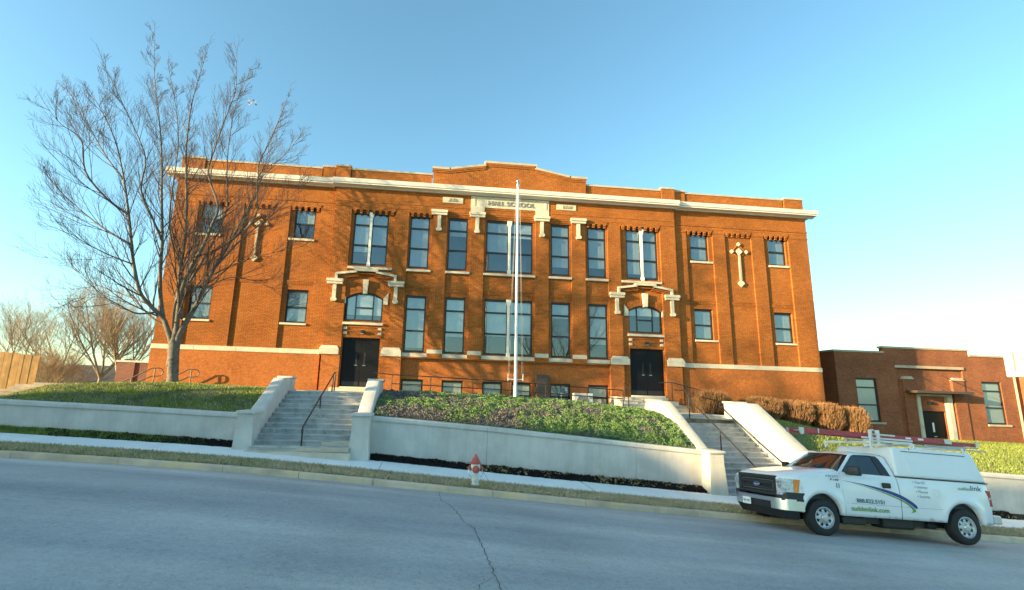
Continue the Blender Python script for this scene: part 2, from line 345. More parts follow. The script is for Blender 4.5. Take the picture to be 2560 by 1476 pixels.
def sheet(name, m, xs, ys, fn, zoff=0.):
    mb = MB(); ny = len(ys)
    mb.v = [(x, y, fn(x, y) + zoff) for x in xs for y in ys]
    mb.f = [(i * ny + j, (i + 1) * ny + j, (i + 1) * ny + j + 1, i * ny + j + 1) for i in range(len(xs) - 1) for j in range(ny - 1)]
    return structure(mb.build(name, m, smooth='all', fix=False))
def lin(a, b, st): n = max(1, int(round((b - a) / st))); return [a + (b - a) * i / n for i in range(n + 1)]
XL = lin(-140, -30, 10) + lin(-29, 30, .5) + lin(36, 140, 8)

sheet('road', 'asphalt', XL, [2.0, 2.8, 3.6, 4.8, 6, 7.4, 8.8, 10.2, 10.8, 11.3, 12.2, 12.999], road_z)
sheet('verge', 'soil', XL, [13.17, 13.5, 13.9, 14.25], side_z, -.01)
sheet('planting_bed', 'mulch_bed', XL, [15.72, 15.85, 16.0, 16.12, 16.3], lambda x, y: side_z(x, y) + .15 * min(1, max(0, (y - 15.74) / .3)) - .012)
sheet('far_ground', 'far_turf', XL, [-140, -90, -60, -30, -15, -6, -2, 1.88], lambda x, y: smooth_gut(x) + .14 + min(1.4, .06 * (1.88 - y)))
for nm, a, b, y0 in (('lawn', -140, -5.32, 16.3), ('lawn', -1.9, 9.3, 16.3), ('lawn', 12.98, 140, 16.3)):
    xs = [x for x in XL if a < x < b] + [a, b]; xs = sorted(set(xs))
    sheet(nm, 'turf', xs, [y0, 16.45, 16.7, 17, 17.4, 17.9, 18.4, 19, 19.6], lawn_z)
sheet('lawn', 'far_turf', XL, [19.6, 20.4, 21.5, 23, 25, 28, 32, 40, 55, 75, 90, 130, 200, 400, 900], lambda x, y: lawn_z(x, y) - .004)

# near kerb: one stone after another
kerb = structure(thing('kerb', None, None)); random.seed(3)
x = -30.
while x < 34:
    w = random.choice([1.8, 2.4, 3.0]); x1 = x + w - .012; mb = MB(); t = random.uniform(-.006, .006)
    xs = lin(x, x1, .6)
    prof = [(13.0, -.12), (13.005, .105), (13.02, .132), (13.05, .142), (13.168, .142), (13.168, -.12)]
    rings = [[(xx, py + random.uniform(-.004, .004) + t, smooth_gut(xx) + pz + random.uniform(-.003, .003)) for py, pz in prof] for xx in xs]
    for i in range(len(rings) - 1):
        b = len(mb.v); mb.v += rings[i] + rings[i + 1]; n = len(prof)
        mb.f += [(b + j, b + (j + 1) % n, b + n + (j + 1) % n, b + n + j) for j in range(n)]
    b = len(mb.v); mb.v += rings[0] + rings[-1]; mb.f += [tuple(range(b, b + 6)), tuple(range(b + 6, b + 12))]
    mb.build('kerb_stone', 'curb', kerb, smooth=True); x = x1 + .012
far_kerb = MB()
for a, b in zip(XL[:-1], XL[1:]):
    far_kerb.add([(a, 1.88, smooth_gut(a) - .1), (a, 2.0, smooth_gut(a) - .1), (a, 2.0, smooth_gut(a) + .14), (a, 1.88, smooth_gut(a) + .14),
                  (b, 1.88, smooth_gut(b) - .1), (b, 2.0, smooth_gut(b) - .1), (b, 2.0, smooth_gut(b) + .14), (b, 1.88, smooth_gut(b) + .14)],
                 [(1, 2, 6, 5), (2, 3, 7, 6)])
structure(far_kerb.build('far_kerb', 'curb'))
walk = structure(thing('sidewalk', None, None)); x = -31.7
while x < 34:
    x1 = x + 3.05; mb = MB(); d = random.uniform(-.004, .004)
    for a, b in zip(lin(x + .008, x1 - .008, .5)[:-1], lin(x + .008, x1 - .008, .5)[1:]):
        mb.add([(a, 14.25, side_z(a, 14.25) + .018 + d), (b, 14.25, side_z(b, 14.25) + .018 + d), (b, 15.74, side_z(b, 15.74) + .018 + d), (a, 15.74, side_z(a, 15.74) + .018 + d),
                (a, 14.25, side_z(a, 14.25) - .08), (b, 14.25, side_z(b, 14.25) - .08)], [(0, 1, 2, 3), (4, 5, 1, 0)])
    e = x1 - .008
    mb.quad((e, 14.25, side_z(e, 14.25) + .018 + d), (e, 15.74, side_z(e, 15.74) + .018 + d), (e, 15.74, side_z(e, 15.74) - .08), (e, 14.25, side_z(e, 14.25) - .08))
    mb.build('sidewalk_slab', 'walk', walk); x = x1
# crack in the road
CRACK = [(.43, 12.9), (.42, 12.1), (.45, 11.3), (.62, 10.8), (.71, 10.1), (.76, 9.45), (.91, 9.07), (.95, 8.77), (.96, 7.94), (.97, 7.26), (.98, 6.73), (1.02, 6.3), (1.15, 5.2), (1.1, 3.5)]
CRACK2 = [(.98, 6.73), (.85, 6.57), (.73, 6.42), (.70, 5.9), (.6, 5.2)]
def crack(pts, w):
    mb = MB(); random.seed(5); P = []
    for (ax, ay), (bx, by) in zip(pts[:-1], pts[1:]):
        n = max(2, int(math.hypot(bx - ax, by - ay) / .09))
        P += [(ax + (bx - ax) * i / n + random.uniform(-.022, .022), ay + (by - ay) * i / n) for i in range(n)]
    P.append(pts[-1])
    for (ax, ay), (bx, by) in zip(P[:-1], P[1:]):
        a = w * random.uniform(.4, 1.2)
        mb.quad((ax - a, ay, road_z(ax, ay) + .004), (ax + a, ay, road_z(ax, ay) + .004), (bx + a, by, road_z(bx, by) + .004), (bx - a, by, road_z(bx, by) + .004))
    return mb
ck = crack(CRACK, .0055); ck2 = crack(CRACK2, .004); b0 = len(ck.v); ck.v += ck2.v; ck.f += [tuple(i + b0 for i in f) for f in ck2.f]
structure(ck.build('road_crack', 'tar', fix=False))
# ---------------------------------------------------------------- the school building
XC, D0 = 4.024, 24.7776
def FX(x): return XC + x
def FY(y): return D0 + y
school = thing('school_building', 'long two-storey red brick school with white cornice and carved name plaque above the lawn', 'school', (XC, D0, 2.4))
def part(mb, name, m, parent=None, **k):
    mb.v = [(x + XC, y + D0, z) for x, y, z in mb.v]; return mb.build(name, m, parent or school, **k)
def panel(mb, x0, x1, z0, z1, holes, y0, depth):
    """wall face at y0 with rectangular holes whose reveals run back by depth"""
    xs = sorted({x0, x1, *[v for h in holes for v in (max(x0, h[0]), min(x1, h[1]))]}); zs = sorted({z0, z1, *[v for h in holes for v in (max(z0, h[2]), min(z1, h[3]))]})
    inh = lambda a, b: any(h[0] - 1e-6 < a < h[1] + 1e-6 and h[2] - 1e-6 < b < h[3] + 1e-6 for h in holes)
    for i in range(len(xs) - 1):
        for j in range(len(zs) - 1):
            a, b, c, d = xs[i], xs[i + 1], zs[j], zs[j + 1]
            if not inh((a + b) / 2, (c + d) / 2): mb.quad((a, y0, c), (b, y0, c), (b, y0, d), (a, y0, d))
    y1 = y0 + depth
    for a, b, c, d in holes:
        mb.quad((a, y0, c), (a, y1, c), (a, y1, d), (a, y0, d)); mb.quad((b, y0, c), (b, y0, d), (b, y1, d), (b, y1, c))
        if d < z1: mb.quad((a, y0, d), (a, y1, d), (b, y1, d), (b, y0, d))
        if c > z0: mb.quad((a, y0, c), (b, y0, c), (b, y1, c), (a, y1, c))
BELT = 4.49
b1, b2, b3 = (9.89, 11.42), (12.14, 13.71), (14.46, 15.93)
CR = 11.95
wing_rec = [b1, b2, b3]
WYP, WYR = 0.0, .08
CYP, CYR, CYB = -.14, -.04, .10
rec_c = [(-1.37, 1.37), (2.09, 3.34), (4.10, 5.34)]
ent = (6.05, 8.30)
win_w = {'A': (4.245, 5.269), 'B': (2.24, 3.266)}
LOW, UPP = (4.53, 7.41), (8.845, 11.69)
def sym(r): return [r, (-r[1], -r[0])]
for s in (1, -1):
    nm = lambda a, b: (a, b) if s > 0 else (-b, -a)
    mb = MB()
    panel(mb, *nm(9.17, 17.1), 4.2, 13.35, [(*nm(*r), BELT - .05, CR) for r in wing_rec], WYP, WYR)
    for r, wx in ((b1, (10.14, 11.19)), (b2, None), (b3, (14.74, 15.79))):
        holes = [(*nm(*wx), 5.76, 7.44), (*nm(*wx), 10.11, 11.78)] if wx else []
        panel(mb, *nm(*r), BELT - .05, CR, holes, WYR, .14)
    e = 17.1 * s
    mb.quad((e, 0, 4.2), (e, 16, 4.2), (e, 16, 13.35), (e, 0, 13.35))
    part(mb, 'brick_wall', 'brick')
    mb = MB(); mb.box(*nm(9.3, 17.13), -.03, .4, 1.6, 4.26); part(mb, 'base_wall', 'base_brick')
# centre block: pilaster plane, window recesses
mb = MB()
holes = [(*rec_c[0], 4.3, CR)] + [(*r, 4.3, CR) for q in rec_c[1:] for r in sym(q)] + [(*r, 4.25, CR) for r in sym(ent)]
panel(mb, -9.17, 9.17, 4.25, 13.35, holes, CYP, .10)
for r in sym((5.345, 9.17)): panel(mb, *r, 2.0, 4.25, [(*[q for q in sym(ent) if q[0] * r[0] > 0][0], 2.0, 4.25)], CYP, .10)
for s in (1, -1): mb.quad((9.17 * s, CYP, 2), (9.17 * s, .05, 2), (9.17 * s, .05, 13.35), (9.17 * s, CYP, 13.35))
for q in [rec_c[0]]: panel(mb, *q, 4.3, CR, [(-1.256, 1.256, *LOW), (-1.256, 1.256, *UPP)], CYR, .12)
for q, w in ((rec_c[1], 'B'), (rec_c[2], 'A')):
    for r, ww in zip(sym(q), sym(win_w[w])): panel(mb, *r, 4.3, CR, [(*ww, *LOW), (*ww, *UPP)], CYR, .12)
for r, dd, ww in zip(sym(ent), sym((6.43, 8.25)), sym((6.39, 8.163))):
    panel(mb, *r, 2.0, CR, [(*dd, 2.3, 5.14), (dd[0] - .02, dd[1] + .02, 5.97, 7.47), (*ww, 8.86, 11.71)], CYR, .15)
part(mb, 'brick_wall', 'brick')
# the part below the belt between the entrances, with basement window openings
BW = [(.23, 1.25), (2.22, 3.28), (4.22, 5.29)]
mb = MB(); panel(mb, -5.36, 5.36, 1.6, 4.28, [(*r, 1.9, 3.21) for q in BW for r in sym(q)], CYB, .16); part(mb, 'base_wall', 'base_brick')
for s in (1, -1):
    for a, b in ((5.345, 6.045), (8.305, 9.19)):
        mb = MB(); x0, x1 = (a, b) if s > 0 else (-b, -a); mb.box(x0, x1, CYP - .025, .12, 1.6, 4.30); part(mb, 'base_pier', 'base_brick')
# string courses at the head of the walls (projecting brick bands)
for s in (1, -1):
    nm = lambda a, b: (a, b) if s > 0 else (-b, -a)
    for z0, z1, pr in ((12.10, 12.17, .03), (11.955, 12.0, .012)):
        mb = MB(); mb.box(*nm(9.2, 17.1 + pr), -pr, .02, z0, z1); part(mb, 'string_course', 'brick')
    for a, b in ((9.2, b1[0]), (b1[1], b2[0]), (b2[1], b3[0]), (b3[1], 17.1)):
        mb = MB(); mb.box(*nm(a + .002, b + (.02 if b > 17 else -.002)), -.018, .02, 11.70, 11.76); part(mb, 'string_course', 'brick')
for z0, z1 in ((12.22, 12.27), (11.955, 11.99)):
    mb = MB(); mb.box(-9.19, 9.19, CYP - .02, CYP + .01, z0, z1); part(mb, 'string_course', 'brick')
# corbel tables hanging over every recess
def corbel_mesh():
    mb = MB(); mb.box(-.075, .075, -.06, .07, .10, .2); mb.box(-.06, .06, -.02, .07, .0, .098); return mb
cm = corbel_mesh(); proto = None
for (a, b), y0, n in [(r, WYP, 5) for q in wing_rec for r in sym(q)] + [(r, CYP, 4) for r in sym(rec_c[2])] + [(r, CYP, 7) for r in sym(ent)]:
    mb = MB(); mb.box(a + .002, b - .002, y0 - .025, y0 + .06, 11.80, 11.945); part(mb, 'corbel_band', 'brick')
    for i in range(n):
        x = a + (b - a) * (i + .5) / n
        if proto is None: proto = cm.build('corbel', 'brick', school); o = proto
        else: o = proto.copy(); C.objects.link(o)
        o.location = (FX(x), FY(y0 + .02), 11.60)
for a, b in [rec_c[0]] + sym(rec_c[1]):
    for z0, z1, p in ((11.85, 11.945, .0), (11.77, 11.847, .03), (11.70, 11.767, .06)):
        mb = MB(); mb.box(a + .002, b - .002, CYP + p, CYR, z0, z1); part(mb, 'corbel_band', 'brick')
# stepped brick bands over the lower windows
def soldier_row(x0, x1, z0, z1, y, name='soldier_course'):
    mb = MB(); n = int((x1 - x0) / .085); w = (x1 - x0) / n
    for i in range(n): mb.box(x0 + i * w + .008, x0 + (i + 1) * w - .008, y - random.uniform(.014, .022), y + .03, z0, z1)
    mb.box(x0, x1, y - .03, y + .03, z1 + .004, z1 + .05)
    return stuff(part(mb, name, 'brick'))
for r in [rec_c[0]] + sym(rec_c[1]) + sym(rec_c[2]): soldier_row(r[0] + .01, r[1] - .01, 7.62, 7.82, CYR)
for q in (b1, b2, b3):
    for r in sym(q): soldier_row(r[0] + .01, r[1] - .01, 7.70, 7.86, WYR)

# belt course, plinth blocks, sills
def stone(x0, x1, y0, y1, z0, z1, name='stone_block', m='stone', bev=.012):
    mb = MB(); mb.box(x0, x1, y0, y1, z0, z1, bev); return part(mb, name, m)
for s in (1, -1):
    nm = lambda a, b: (a, b) if s > 0 else (-b, -a)
    xs = lin(9.32, 17.14, 1.95)
    for a, b in zip(xs[:-1], xs[1:]): stone(*nm(a, b - .006), -.06, .3, 4.262, BELT, 'belt_stone')
    for a, b in ((5.36, 6.34), (8.38, 9.31)):
        mb = MB(); x0, x1 = nm(a, b)
        lo = [(x0, CYP - .09), (x1, CYP - .09), (x1, .2), (x0, .2)]; hi = [(x0 + .1, CYP - .02), (x1 - .1, CYP - .02), (x1 - .1, .2), (x0 + .1, .2)]
        mb.hull([(x, y, 4.28) for x, y in lo], [(x, y, 4.56) for x, y in lo]); mb.hull([(x, y, 4.56) for x, y in lo], [(x, y, 4.71) for x, y in hi]); part(mb, 'plinth_block', 'stone')
xs = [-5.36, -3.75, -1.76, 0, 1.72, 3.72, 5.36]
for a, b in zip(xs[:-1], xs[1:]): stone(a, b - .006, -.10, .25, 4.24, 4.485, 'belt_stone')
for q in ((1.372, 2.088), (3.342, 4.098)):
    for r in sym(q): stone(*r, CYP - .012, 0, 4.486, 4.69, 'plinth_block')
text('house_number', '2509', 'white_letter', school, .27, (FX(3.77), FY(-.112), 4.365), align='CENTER', extrude=.01, bold=.004)
def sill(x0, x1, y, z1, h=.115): stone(x0, x1, y - .07, y + .1, z1 - h, z1, 'sill', bev=.008)
for r in [rec_c[0]] + sym(rec_c[1]) + sym(rec_c[2]): sill(r[0] + .003, r[1] - .003, CYP + .02, 8.755)
for q in ((10.10, 11.40), (14.68, 15.90)):
    for r in sym(q): sill(*r, WYR, 10.11); sill(*r, WYR, 5.76, .10)
for r in sym((6.06, 8.29)): sill(*r, CYP + .03, 8.755)

# windows: frame > pane, sash bars, blind
def pane(fr, x0, x1, z0, z1, y):
    mb = MB(); mb.box(x0, x1, y, y + .008, z0, z1); return part(mb, 'pane', 'glass', fr)
def bars(mb, x0, x1, z0, z1, y, cuts, fw=.075, d=.07):
    mb.box(x0, x0 + fw, y, y + d, z0, z1); mb.box(x1 - fw, x1, y, y + d, z0, z1)
    mb.box(x0 + fw, x1 - fw, y, y + d, z1 - fw * 1.5, z1); mb.box(x0 + fw, x1 - fw, y, y + d, z0, z0 + fw * 1.3)
    for c in cuts: mb.box(x0 + fw, x1 - fw, y - .012, y + d * .8, z0 + (z1 - z0) * c - .04, z0 + (z1 - z0) * c + .04)
def window(x0, x1, z0, z1, y, cuts, blind=.6, bm='blind', name='window'):
    mb = MB(); bars(mb, x0, x1, z0, z1, y, cuts); fr = part(mb, name, 'frame')
    ed = [z0 + .06] + [z0 + (z1 - z0) * c for c in cuts] + [z1 - .07]
    for i in range(len(ed) - 1): pane(fr, x0 + .05, x1 - .05, ed[i] + (.03 if i else 0), ed[i + 1] - (.03 if i < len(ed) - 2 else 0), y + (.03 if i % 2 else .045))
    if blind > 0:
        mb = MB(); zb = z1 - .06 - (z1 - z0 - .12) * blind; n = 6; yb = y + .068
        for i in range(n): mb.quad((x0 + .03 + (x1 - x0 - .06) * i / n, yb + .006 * (i % 2), zb), (x0 + .03 + (x1 - x0 - .06) * (i + 1) / n, yb + .006 * ((i + 1) % 2), zb), (x0 + .03 + (x1 - x0 - .06) * (i + 1) / n, yb + .006 * ((i + 1) % 2), z1 - .04), (x0 + .03 + (x1 - x0 - .06) * i / n, yb + .006 * (i % 2), z1 - .04))
        mb.box(x0 + .03, x1 - .03, yb - .012, yb + .012, zb - .02, zb); part(mb, 'blind', bm, fr, fix=False)
    return fr
def mullion(x, z0, z1, y):
    mb = MB(); mb.box(x - .065, x + .065, y - .07, y + .06, z0 + .14, z1 - .34, .012); mb.box(x - .09, x + .09, y - .09, y + .06, z0 - .06, z0 + .14, .012)
    mb.hull([(x - .065, y - .07, z1 - .34), (x + .065, y - .07, z1 - .34), (x + .065, y + .06, z1 - .34), (x - .065, y + .06, z1 - .34)],
            [(x - .11, y - .10, z1 - .14), (x + .11, y - .10, z1 - .14), (x + .11, y + .06, z1 - .14), (x - .11, y + .06, z1 - .14)])
    mb.box(x - .12, x + .12, y - .11, y + .06, z1 - .14, z1 + .0, .01); part(mb, 'mullion', 'white_paint')
C3 = [.375, .755]; wy = CYR + .055
low_blinds = {-5.269: (.93, 'blind'), -3.266: (.70, 'blind_pale'), -1.256: (.66, 'blind_pale'), 0: (.66, 'blind_pale'), 2.24: (.28, 'blind'), 4.245: (.74, 'blind')}
upp_blinds = {-5.269: (1, 'blind'), -3.266: (.33, 'blind'), -1.256: (.64, 'blind'), 0: (.30, 'blind_pale'), 2.24: (.84, 'blind'), 4.245: (.82, 'blind')}
for z0, z1, bl in ((*LOW, low_blinds), (*UPP, upp_blinds)):
    for x0, x1 in ((-5.269, -4.245), (-3.266, -2.24), (2.24, 3.266), (4.245, 5.269)): window(x0, x1, z0, z1, wy, C3, *bl[x0])
    window(-1.256, -.02, z0, z1, wy, C3, *bl[-1.256]); window(.02, 1.256, z0, z1, wy, C3, *bl[0]); mullion(0, z0, z1, wy - .02)
for (x0, x1), bl in zip(sym((6.39, 8.163)), ((.9, 'blind'), (.75, 'blind_pale'))):
    xm = (x0 + x1) / 2; window(x0, xm - .02, 8.86, 11.71, wy, C3, *bl); window(xm + .02, x1, 8.86, 11.71, wy, C3, .62 if x0 < 0 else .95, 'blind'); mullion(xm, 8.86, 11.71, wy - .02)
for s in (1, -1):
    for i, (x0, x1) in enumerate(((10.14, 11.19), (14.74, 15.79))):
        a, b = (x0, x1) if s > 0 else (-x1, -x0)
        window(a, b, 5.76, 7.44, WYR + .10, [.48], 1.0 if s > 0 or i == 0 else .9, 'blind'); window(a, b, 10.11, 11.78, WYR + .10, [.48], 1.0 if s > 0 else .55, 'blind_pale' if s < 0 else 'blind')
for i, r in enumerate([r for q in BW for r in sym(q)]): window(*r, 1.9, 3.21, CYB + .11, [.5], .9, 'blind_pale', 'basement_window')
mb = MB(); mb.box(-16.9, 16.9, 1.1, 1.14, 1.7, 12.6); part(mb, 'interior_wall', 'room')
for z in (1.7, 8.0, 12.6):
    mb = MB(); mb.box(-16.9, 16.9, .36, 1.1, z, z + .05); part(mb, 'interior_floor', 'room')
mb = MB()
mb.quad((-17.1, 16, 1.6), (17.1, 16, 1.6), (17.1, 16, 13.35), (-17.1, 16, 13.35)); part(mb, 'rear_wall', 'brick')
mb = MB(); mb.box(-17, 17, .3, 15.9, 13.28, 13.34); part(mb, 'flat_roof', 'roof_shingle')

# entrances: arched window, voussoirs, keystone, gabled stone moulding, T-shaped ornaments, doors
def tee(x, y, zt, w=.86, stem=.75):
    mb = MB(); mb.box(x - w / 2, x + w / 2, y - .17, y + .02, zt - .15, zt, .012); mb.box(x - w / 2 + .03, x + w / 2 - .03, y - .13, y + .02, zt - .28, zt - .152, .012)
    mb.box(x - .09, x + .09, y - .085, y + .02, zt - .28 - stem, zt - .282, .008)
    zf = zt - .28 - stem
    mb.prism([(x - .16, zf - .02), (x - .09, zf + .07), (x + .09, zf + .07), (x + .16, zf - .02), (x + .10, zf - .12), (x - .10, zf - .12)], 'y', y - .13, y + .02)
    part(mb, 'stone_tee_ornament', 'stone')
for x in (-3.77, 3.72, -1.76, 1.72): tee(x, CYP, 12.03)
for x in (-8.83, 8.79, -5.80, 5.76): tee(x, CYP, 8.06, .82)
def strip(pts, h, y0, y1, name='stone_moulding'):
    mb = MB()
    mb.prism([(a, b) for a, b in pts] + [(a, b - h) for a, b in reversed(pts)], 'y', y0, y1); part(mb, name, 'stone')
for s in (1, -1):
    X = lambda x: x * s
    cx = 7.32
    # gabled moulding over the arch
    strip([(X(cx - .58), 8.60), (X(cx + .58), 8.60)], .11, CYP - .17, CYR)
    for q in (1, -1):
        strip([(X(cx + q * 1.52), 8.37), (X(cx + q * .46), 8.535)], .11, CYP - .14, CYR)
        mb = MB(); a, b = sorted((X(cx + q * 1.52), X(cx + q * 1.40))); mb.box(a, b, CYP - .14, CYP + .02, 8.065, 8.255, .006); part(mb, 'stone_moulding', 'stone')
        for k in range(2): 
            mb = MB(); p = [(X(cx + q * (1.36 - .0 * k)), 8.235 - .075 * k), (X(cx + q * (.40 - .04 * k)), 8.385 - .075 * k)]
            mb.prism(p + [(p[1][0], p[1][1] - .055), (p[0][0], p[0][1] - .055)], 'y', CYP - .06 + .03 * k, CYR); part(mb, 'corbel_band', 'brick')
    mb = MB(); a, b = sorted((X(cx - .5), X(cx + .5))); mb.box(a, b, CYP - .05, CYR, 8.36, 8.42); part(mb, 'corbel_band', 'brick')
    # arch: chord 1.86 wide at z 7.16, crown at 7.45
    hw, z0, cr = .92, 7.15, 7.44; h = cr - z0; R = (hw * hw + h * h) / (2 * h); zc = cr - R; a0 = math.asin(hw / R)
    mb = MB(); n = 16; yf = CYR
    arc = [(cx + R * math.sin(-a0 + 2 * a0 * i / n), zc + R * math.cos(-a0 + 2 * a0 * i / n)) for i in range(n + 1)]
    for (ax, az), (bx, bz) in zip(arc[:-1], arc[1:]):
        mb.quad((X(ax), yf, az), (X(bx), yf, bz), (X(bx), yf, 7.48), (X(ax), yf, 7.48)); mb.quad((X(ax), yf, az), (X(bx), yf, bz), (X(bx), yf + .15, bz), (X(ax), yf + .15, az))
    part(mb, 'arch_infill', 'brick')
    mb = MB(); n = 26
    for i in range(n):
        t0, t1 = -a0 * 1.12 + 2.24 * a0 * i / n + .004, -a0 * 1.12 + 2.24 * a0 * (i + 1) / n - .004
        if abs(t0 + t1) / 2 * R < .14: continue
        for r0, r1 in ((R + .005, R + .17), (R + .18, R + .34)):
            pr = random.uniform(.03, .045)
            mb.prism([(X(cx + r * math.sin(t)), zc + r * math.cos(t)) for r, t in ((r0, t0), (r0, t1), (r1, t1), (r1, t0))], 'y', yf - pr, yf + .01)
    stuff(part(mb, 'arch_bricks', 'brick'))
    mb = MB(); mb.prism([(X(cx - .10), 7.36), (X(cx + .10), 7.36), (X(cx + .14), 8.08), (X(cx - .14), 8.08)], 'y', CYR - .17, CYR + .02); part(mb, 'keystone', 'stone')
    for q in (1, -1):
        mb = MB(); mb.prism([(X(cx + q * .92), 6.85), (X(cx + q * 1.15), 6.85), (X(cx + q * 1.16), 7.46), (X(cx + q * .93), 7.17)], 'y', CYR - .075, CYR + .03); part(mb, 'springer_stone', 'stone')
    # arched window
    fr = MB(); y = CYR + .06; w = .90
    arcz = lambda x: zc + math.sqrt(max(0, R * R - x * x)) - .0
    seg = [-w + 2 * w * i / 20 for i in range(21)]
    for u, v in zip(seg[:-1], seg[1:]):
        fr.prism([(X(cx + u), arcz(u) - .09), (X(cx + v), arcz(v) - .09), (X(cx + v), arcz(v)), (X(cx + u), arcz(u))], 'y', y, y + .07)
    for u in (-.90, -.46, .40, .84):
        a, b = sorted((X(cx + u), X(cx + u + .06))); fr.box(a, b, y, y + .07, 6.0, arcz(u + .03) - .08)
    a, b = sorted((X(cx - .9), X(cx + .9))); fr.box(a, b, y - .004, y + .074, 5.97, 6.06)
    a, b = sorted((X(cx - .40), X(cx + .40))); fr.box(a, b, y - .01, y + .06, 6.63, 6.70)
    fo = part(fr, 'arched_window', 'frame')
    for u, v, zl in ((-.84, -.46, 6.06), (-.40, .40, 6.70), (.46, .84, 6.06)):
        mb = MB(); k = 6; top = [(u + (v - u) * i / k) for i in range(k + 1)]
        mb.prism([(X(cx + u), zl), (X(cx + v), zl)] + [(X(cx + t), arcz(t) - .085) for t in reversed(top)], 'y', y + .03, y + .038); part(mb, 'pane', 'glass', fo)
    a, b = sorted((X(cx - .40), X(cx + .40))); mb = MB(); mb.box(a, b, y + .04, y + .048, 6.06, 6.63); part(mb, 'pane', 'glass', fo)
    a, b = sorted((X(cx - .86), X(cx + .86))); mb = MB(); mb.box(a, b, y + .052, y + .06, 6.3 if s < 0 else 6.9, 7.4); part(mb, 'blind', 'blind_pale', fo)
    a, b = sorted((X(cx - .99), X(cx + .99))); stone(a, b, CYR - .11, CYR + .08, 5.785, 5.905, 'sill', bev=.008)
    for q in (1, -1):
        for zz in (5.43, 5.67):
            a, b = sorted((X(cx + q * .93), X(cx + q * .76))); stone(a, b, CYR - .05, CYR + .02, zz - .125, zz, 'stone_block', bev=.006)
    for zz in (5.70, 5.52): 
        a, b = sorted((X(cx - .74), X(cx + .74))); mb = MB(); mb.box(a, b, CYR - .025, CYR + .01, zz - .055, zz); part(mb, 'string_course', 'brick')
    a, b = sorted((X(cx - .93), X(cx + .93))); mb = MB(); mb.box(a, b, CYR - .045, CYR + .01, 5.15, 5.285); part(mb, 'string_course', 'brick')
    # wall lamp
    lamp = MB(); lamp.box(X(cx) - .09, X(cx) + .09, CYR - .16, CYR, 5.36, 5.50, .02); lamp.box(X(cx) - .03, X(cx) + .03, CYR - .06, CYR + .02, 5.50, 5.53); lo = part(lamp, 'wall_lamp', 'black_plastic')
    mb = MB(); mb.box(X(cx) - .07, X(cx) + .07, CYR - .15, CYR - .02, 5.335, 5.359); part(mb, 'lamp_lens', 'lamp_clear', lo)
    # double door
    a, b = sorted((X(6.43), X(8.25))); xm = (a + b) / 2
    mb = MB(); mb.box(a, a + .05, CYR + .06, CYR + .16, 2.73, 5.14); mb.box(b - .05, b, CYR + .06, CYR + .16, 2.73, 5.14); mb.box(a + .05, b - .05, CYR + .06, CYR + .16, 5.05, 5.14); part(mb, 'door_frame', 'door')
    for u, v, q in ((a + .055, xm - .004, -1), (xm + .004, b - .055, 1)):
        mb = MB(); mb.box(u, v, CYR + .10, CYR + .145, 2.76, 5.045); d = part(mb, 'door', 'door')
        hx = xm + q * .20; mb = MB(); mb.box(hx - .045, hx + .045, CYR + .092, CYR + .10, 3.85, 4.42); part(mb, 'door_window', 'tyre', d)
        mb = MB(); mb.box(hx - .07, hx + .07, CYR + .07, CYR + .1, 3.78, 3.815); part(mb, 'door_handle', 'steel', d)
        mb = MB(); mb.box(u + .03, v - .03, CYR + .094, CYR + .1, 2.80, 3.0); part(mb, 'kick_plate', 'black_iron', d)
    mb = MB(); mb.box(a, b, CYR - .1, CYR + .2, 2.60, 2.755, .01); part(mb, 'threshold', 'stone')

# carved plaques
mb = MB(); yq = CYP - .03
for x0, x1, z0, z1, p in ((-2.13, 2.10, 12.34, 12.94, 0), (-2.13, -1.39, 12.05, 12.339, 0), (1.37, 2.10, 12.05, 12.339, 0), (-2.0, 1.97, 12.86, 12.93, .02), (-2.0, -1.9, 12.42, 12.858, .02), (1.87, 1.97, 12.42, 12.858, .02)):
    mb.box(x0, x1, yq - p, CYP + .02, z0, z1)
pq = part(mb, 'name_plaque', 'stone')
text('lettering', 'HALL SCHOOL', 'letter', pq, .34, (FX(.03), FY(yq - .012), 12.595), align='CENTER', extrude=.02, sx=1.12, bold=.007)
for t, x0, x1, z in (('A.D.', -3.63, -2.55, 12.635), ('1909', 2.53, 3.61, 12.65)):
    mb = MB(); mb.box(x0, x1, CYP - .03, CYP + .02, z - .165, z + .165, .01); pq = part(mb, 'date_plaque', 'stone')
    text('lettering', t, 'coping', pq, .24, (FX((x0 + x1) / 2), FY(CYP - .045), z), align='CENTER', extrude=.02, sx=1.1, bold=.004)
# stone cross ornaments on the wings
for s in (1, -1):
    cx = 12.955 * s; y = WYR
    def dia(x, z, r, p=.09):
        mb = MB(); mb.hull([(x - r, y, z), (x, y, z - r), (x + r, y, z), (x, y, z + r)], [(x - r * .9, y - p, z), (x, y - p, z - r * .9), (x + r * .9, y - p, z), (x, y - p, z + r * .9)]); part(mb, 'cross_stone', 'stone')
    dia(cx, 10.78, .20); dia(cx, 8.97, .20)
    for x, z in ((cx - .42, 10.78), (cx + .42, 10.78), (cx, 11.21)): dia(x, z, .115)
    mb = MB(); mb.box(cx - .055, cx + .055, y - .075, y + .01, 9.17, 10.57); part(mb, 'cross_shaft', 'coping')
    for ax, az, bx, bz in ((cx - .34, 10.86, cx - .08, 11.13), (cx + .34, 10.86, cx + .08, 11.13), (cx - .34, 10.70, cx - .06, 10.44), (cx + .34, 10.70, cx + .06, 10.44)):
        mb = MB(); mb.tube([(ax, y - .01, az), (bx, y - .01, bz)], .035, 4); part(mb, 'cross_bar', 'brick')

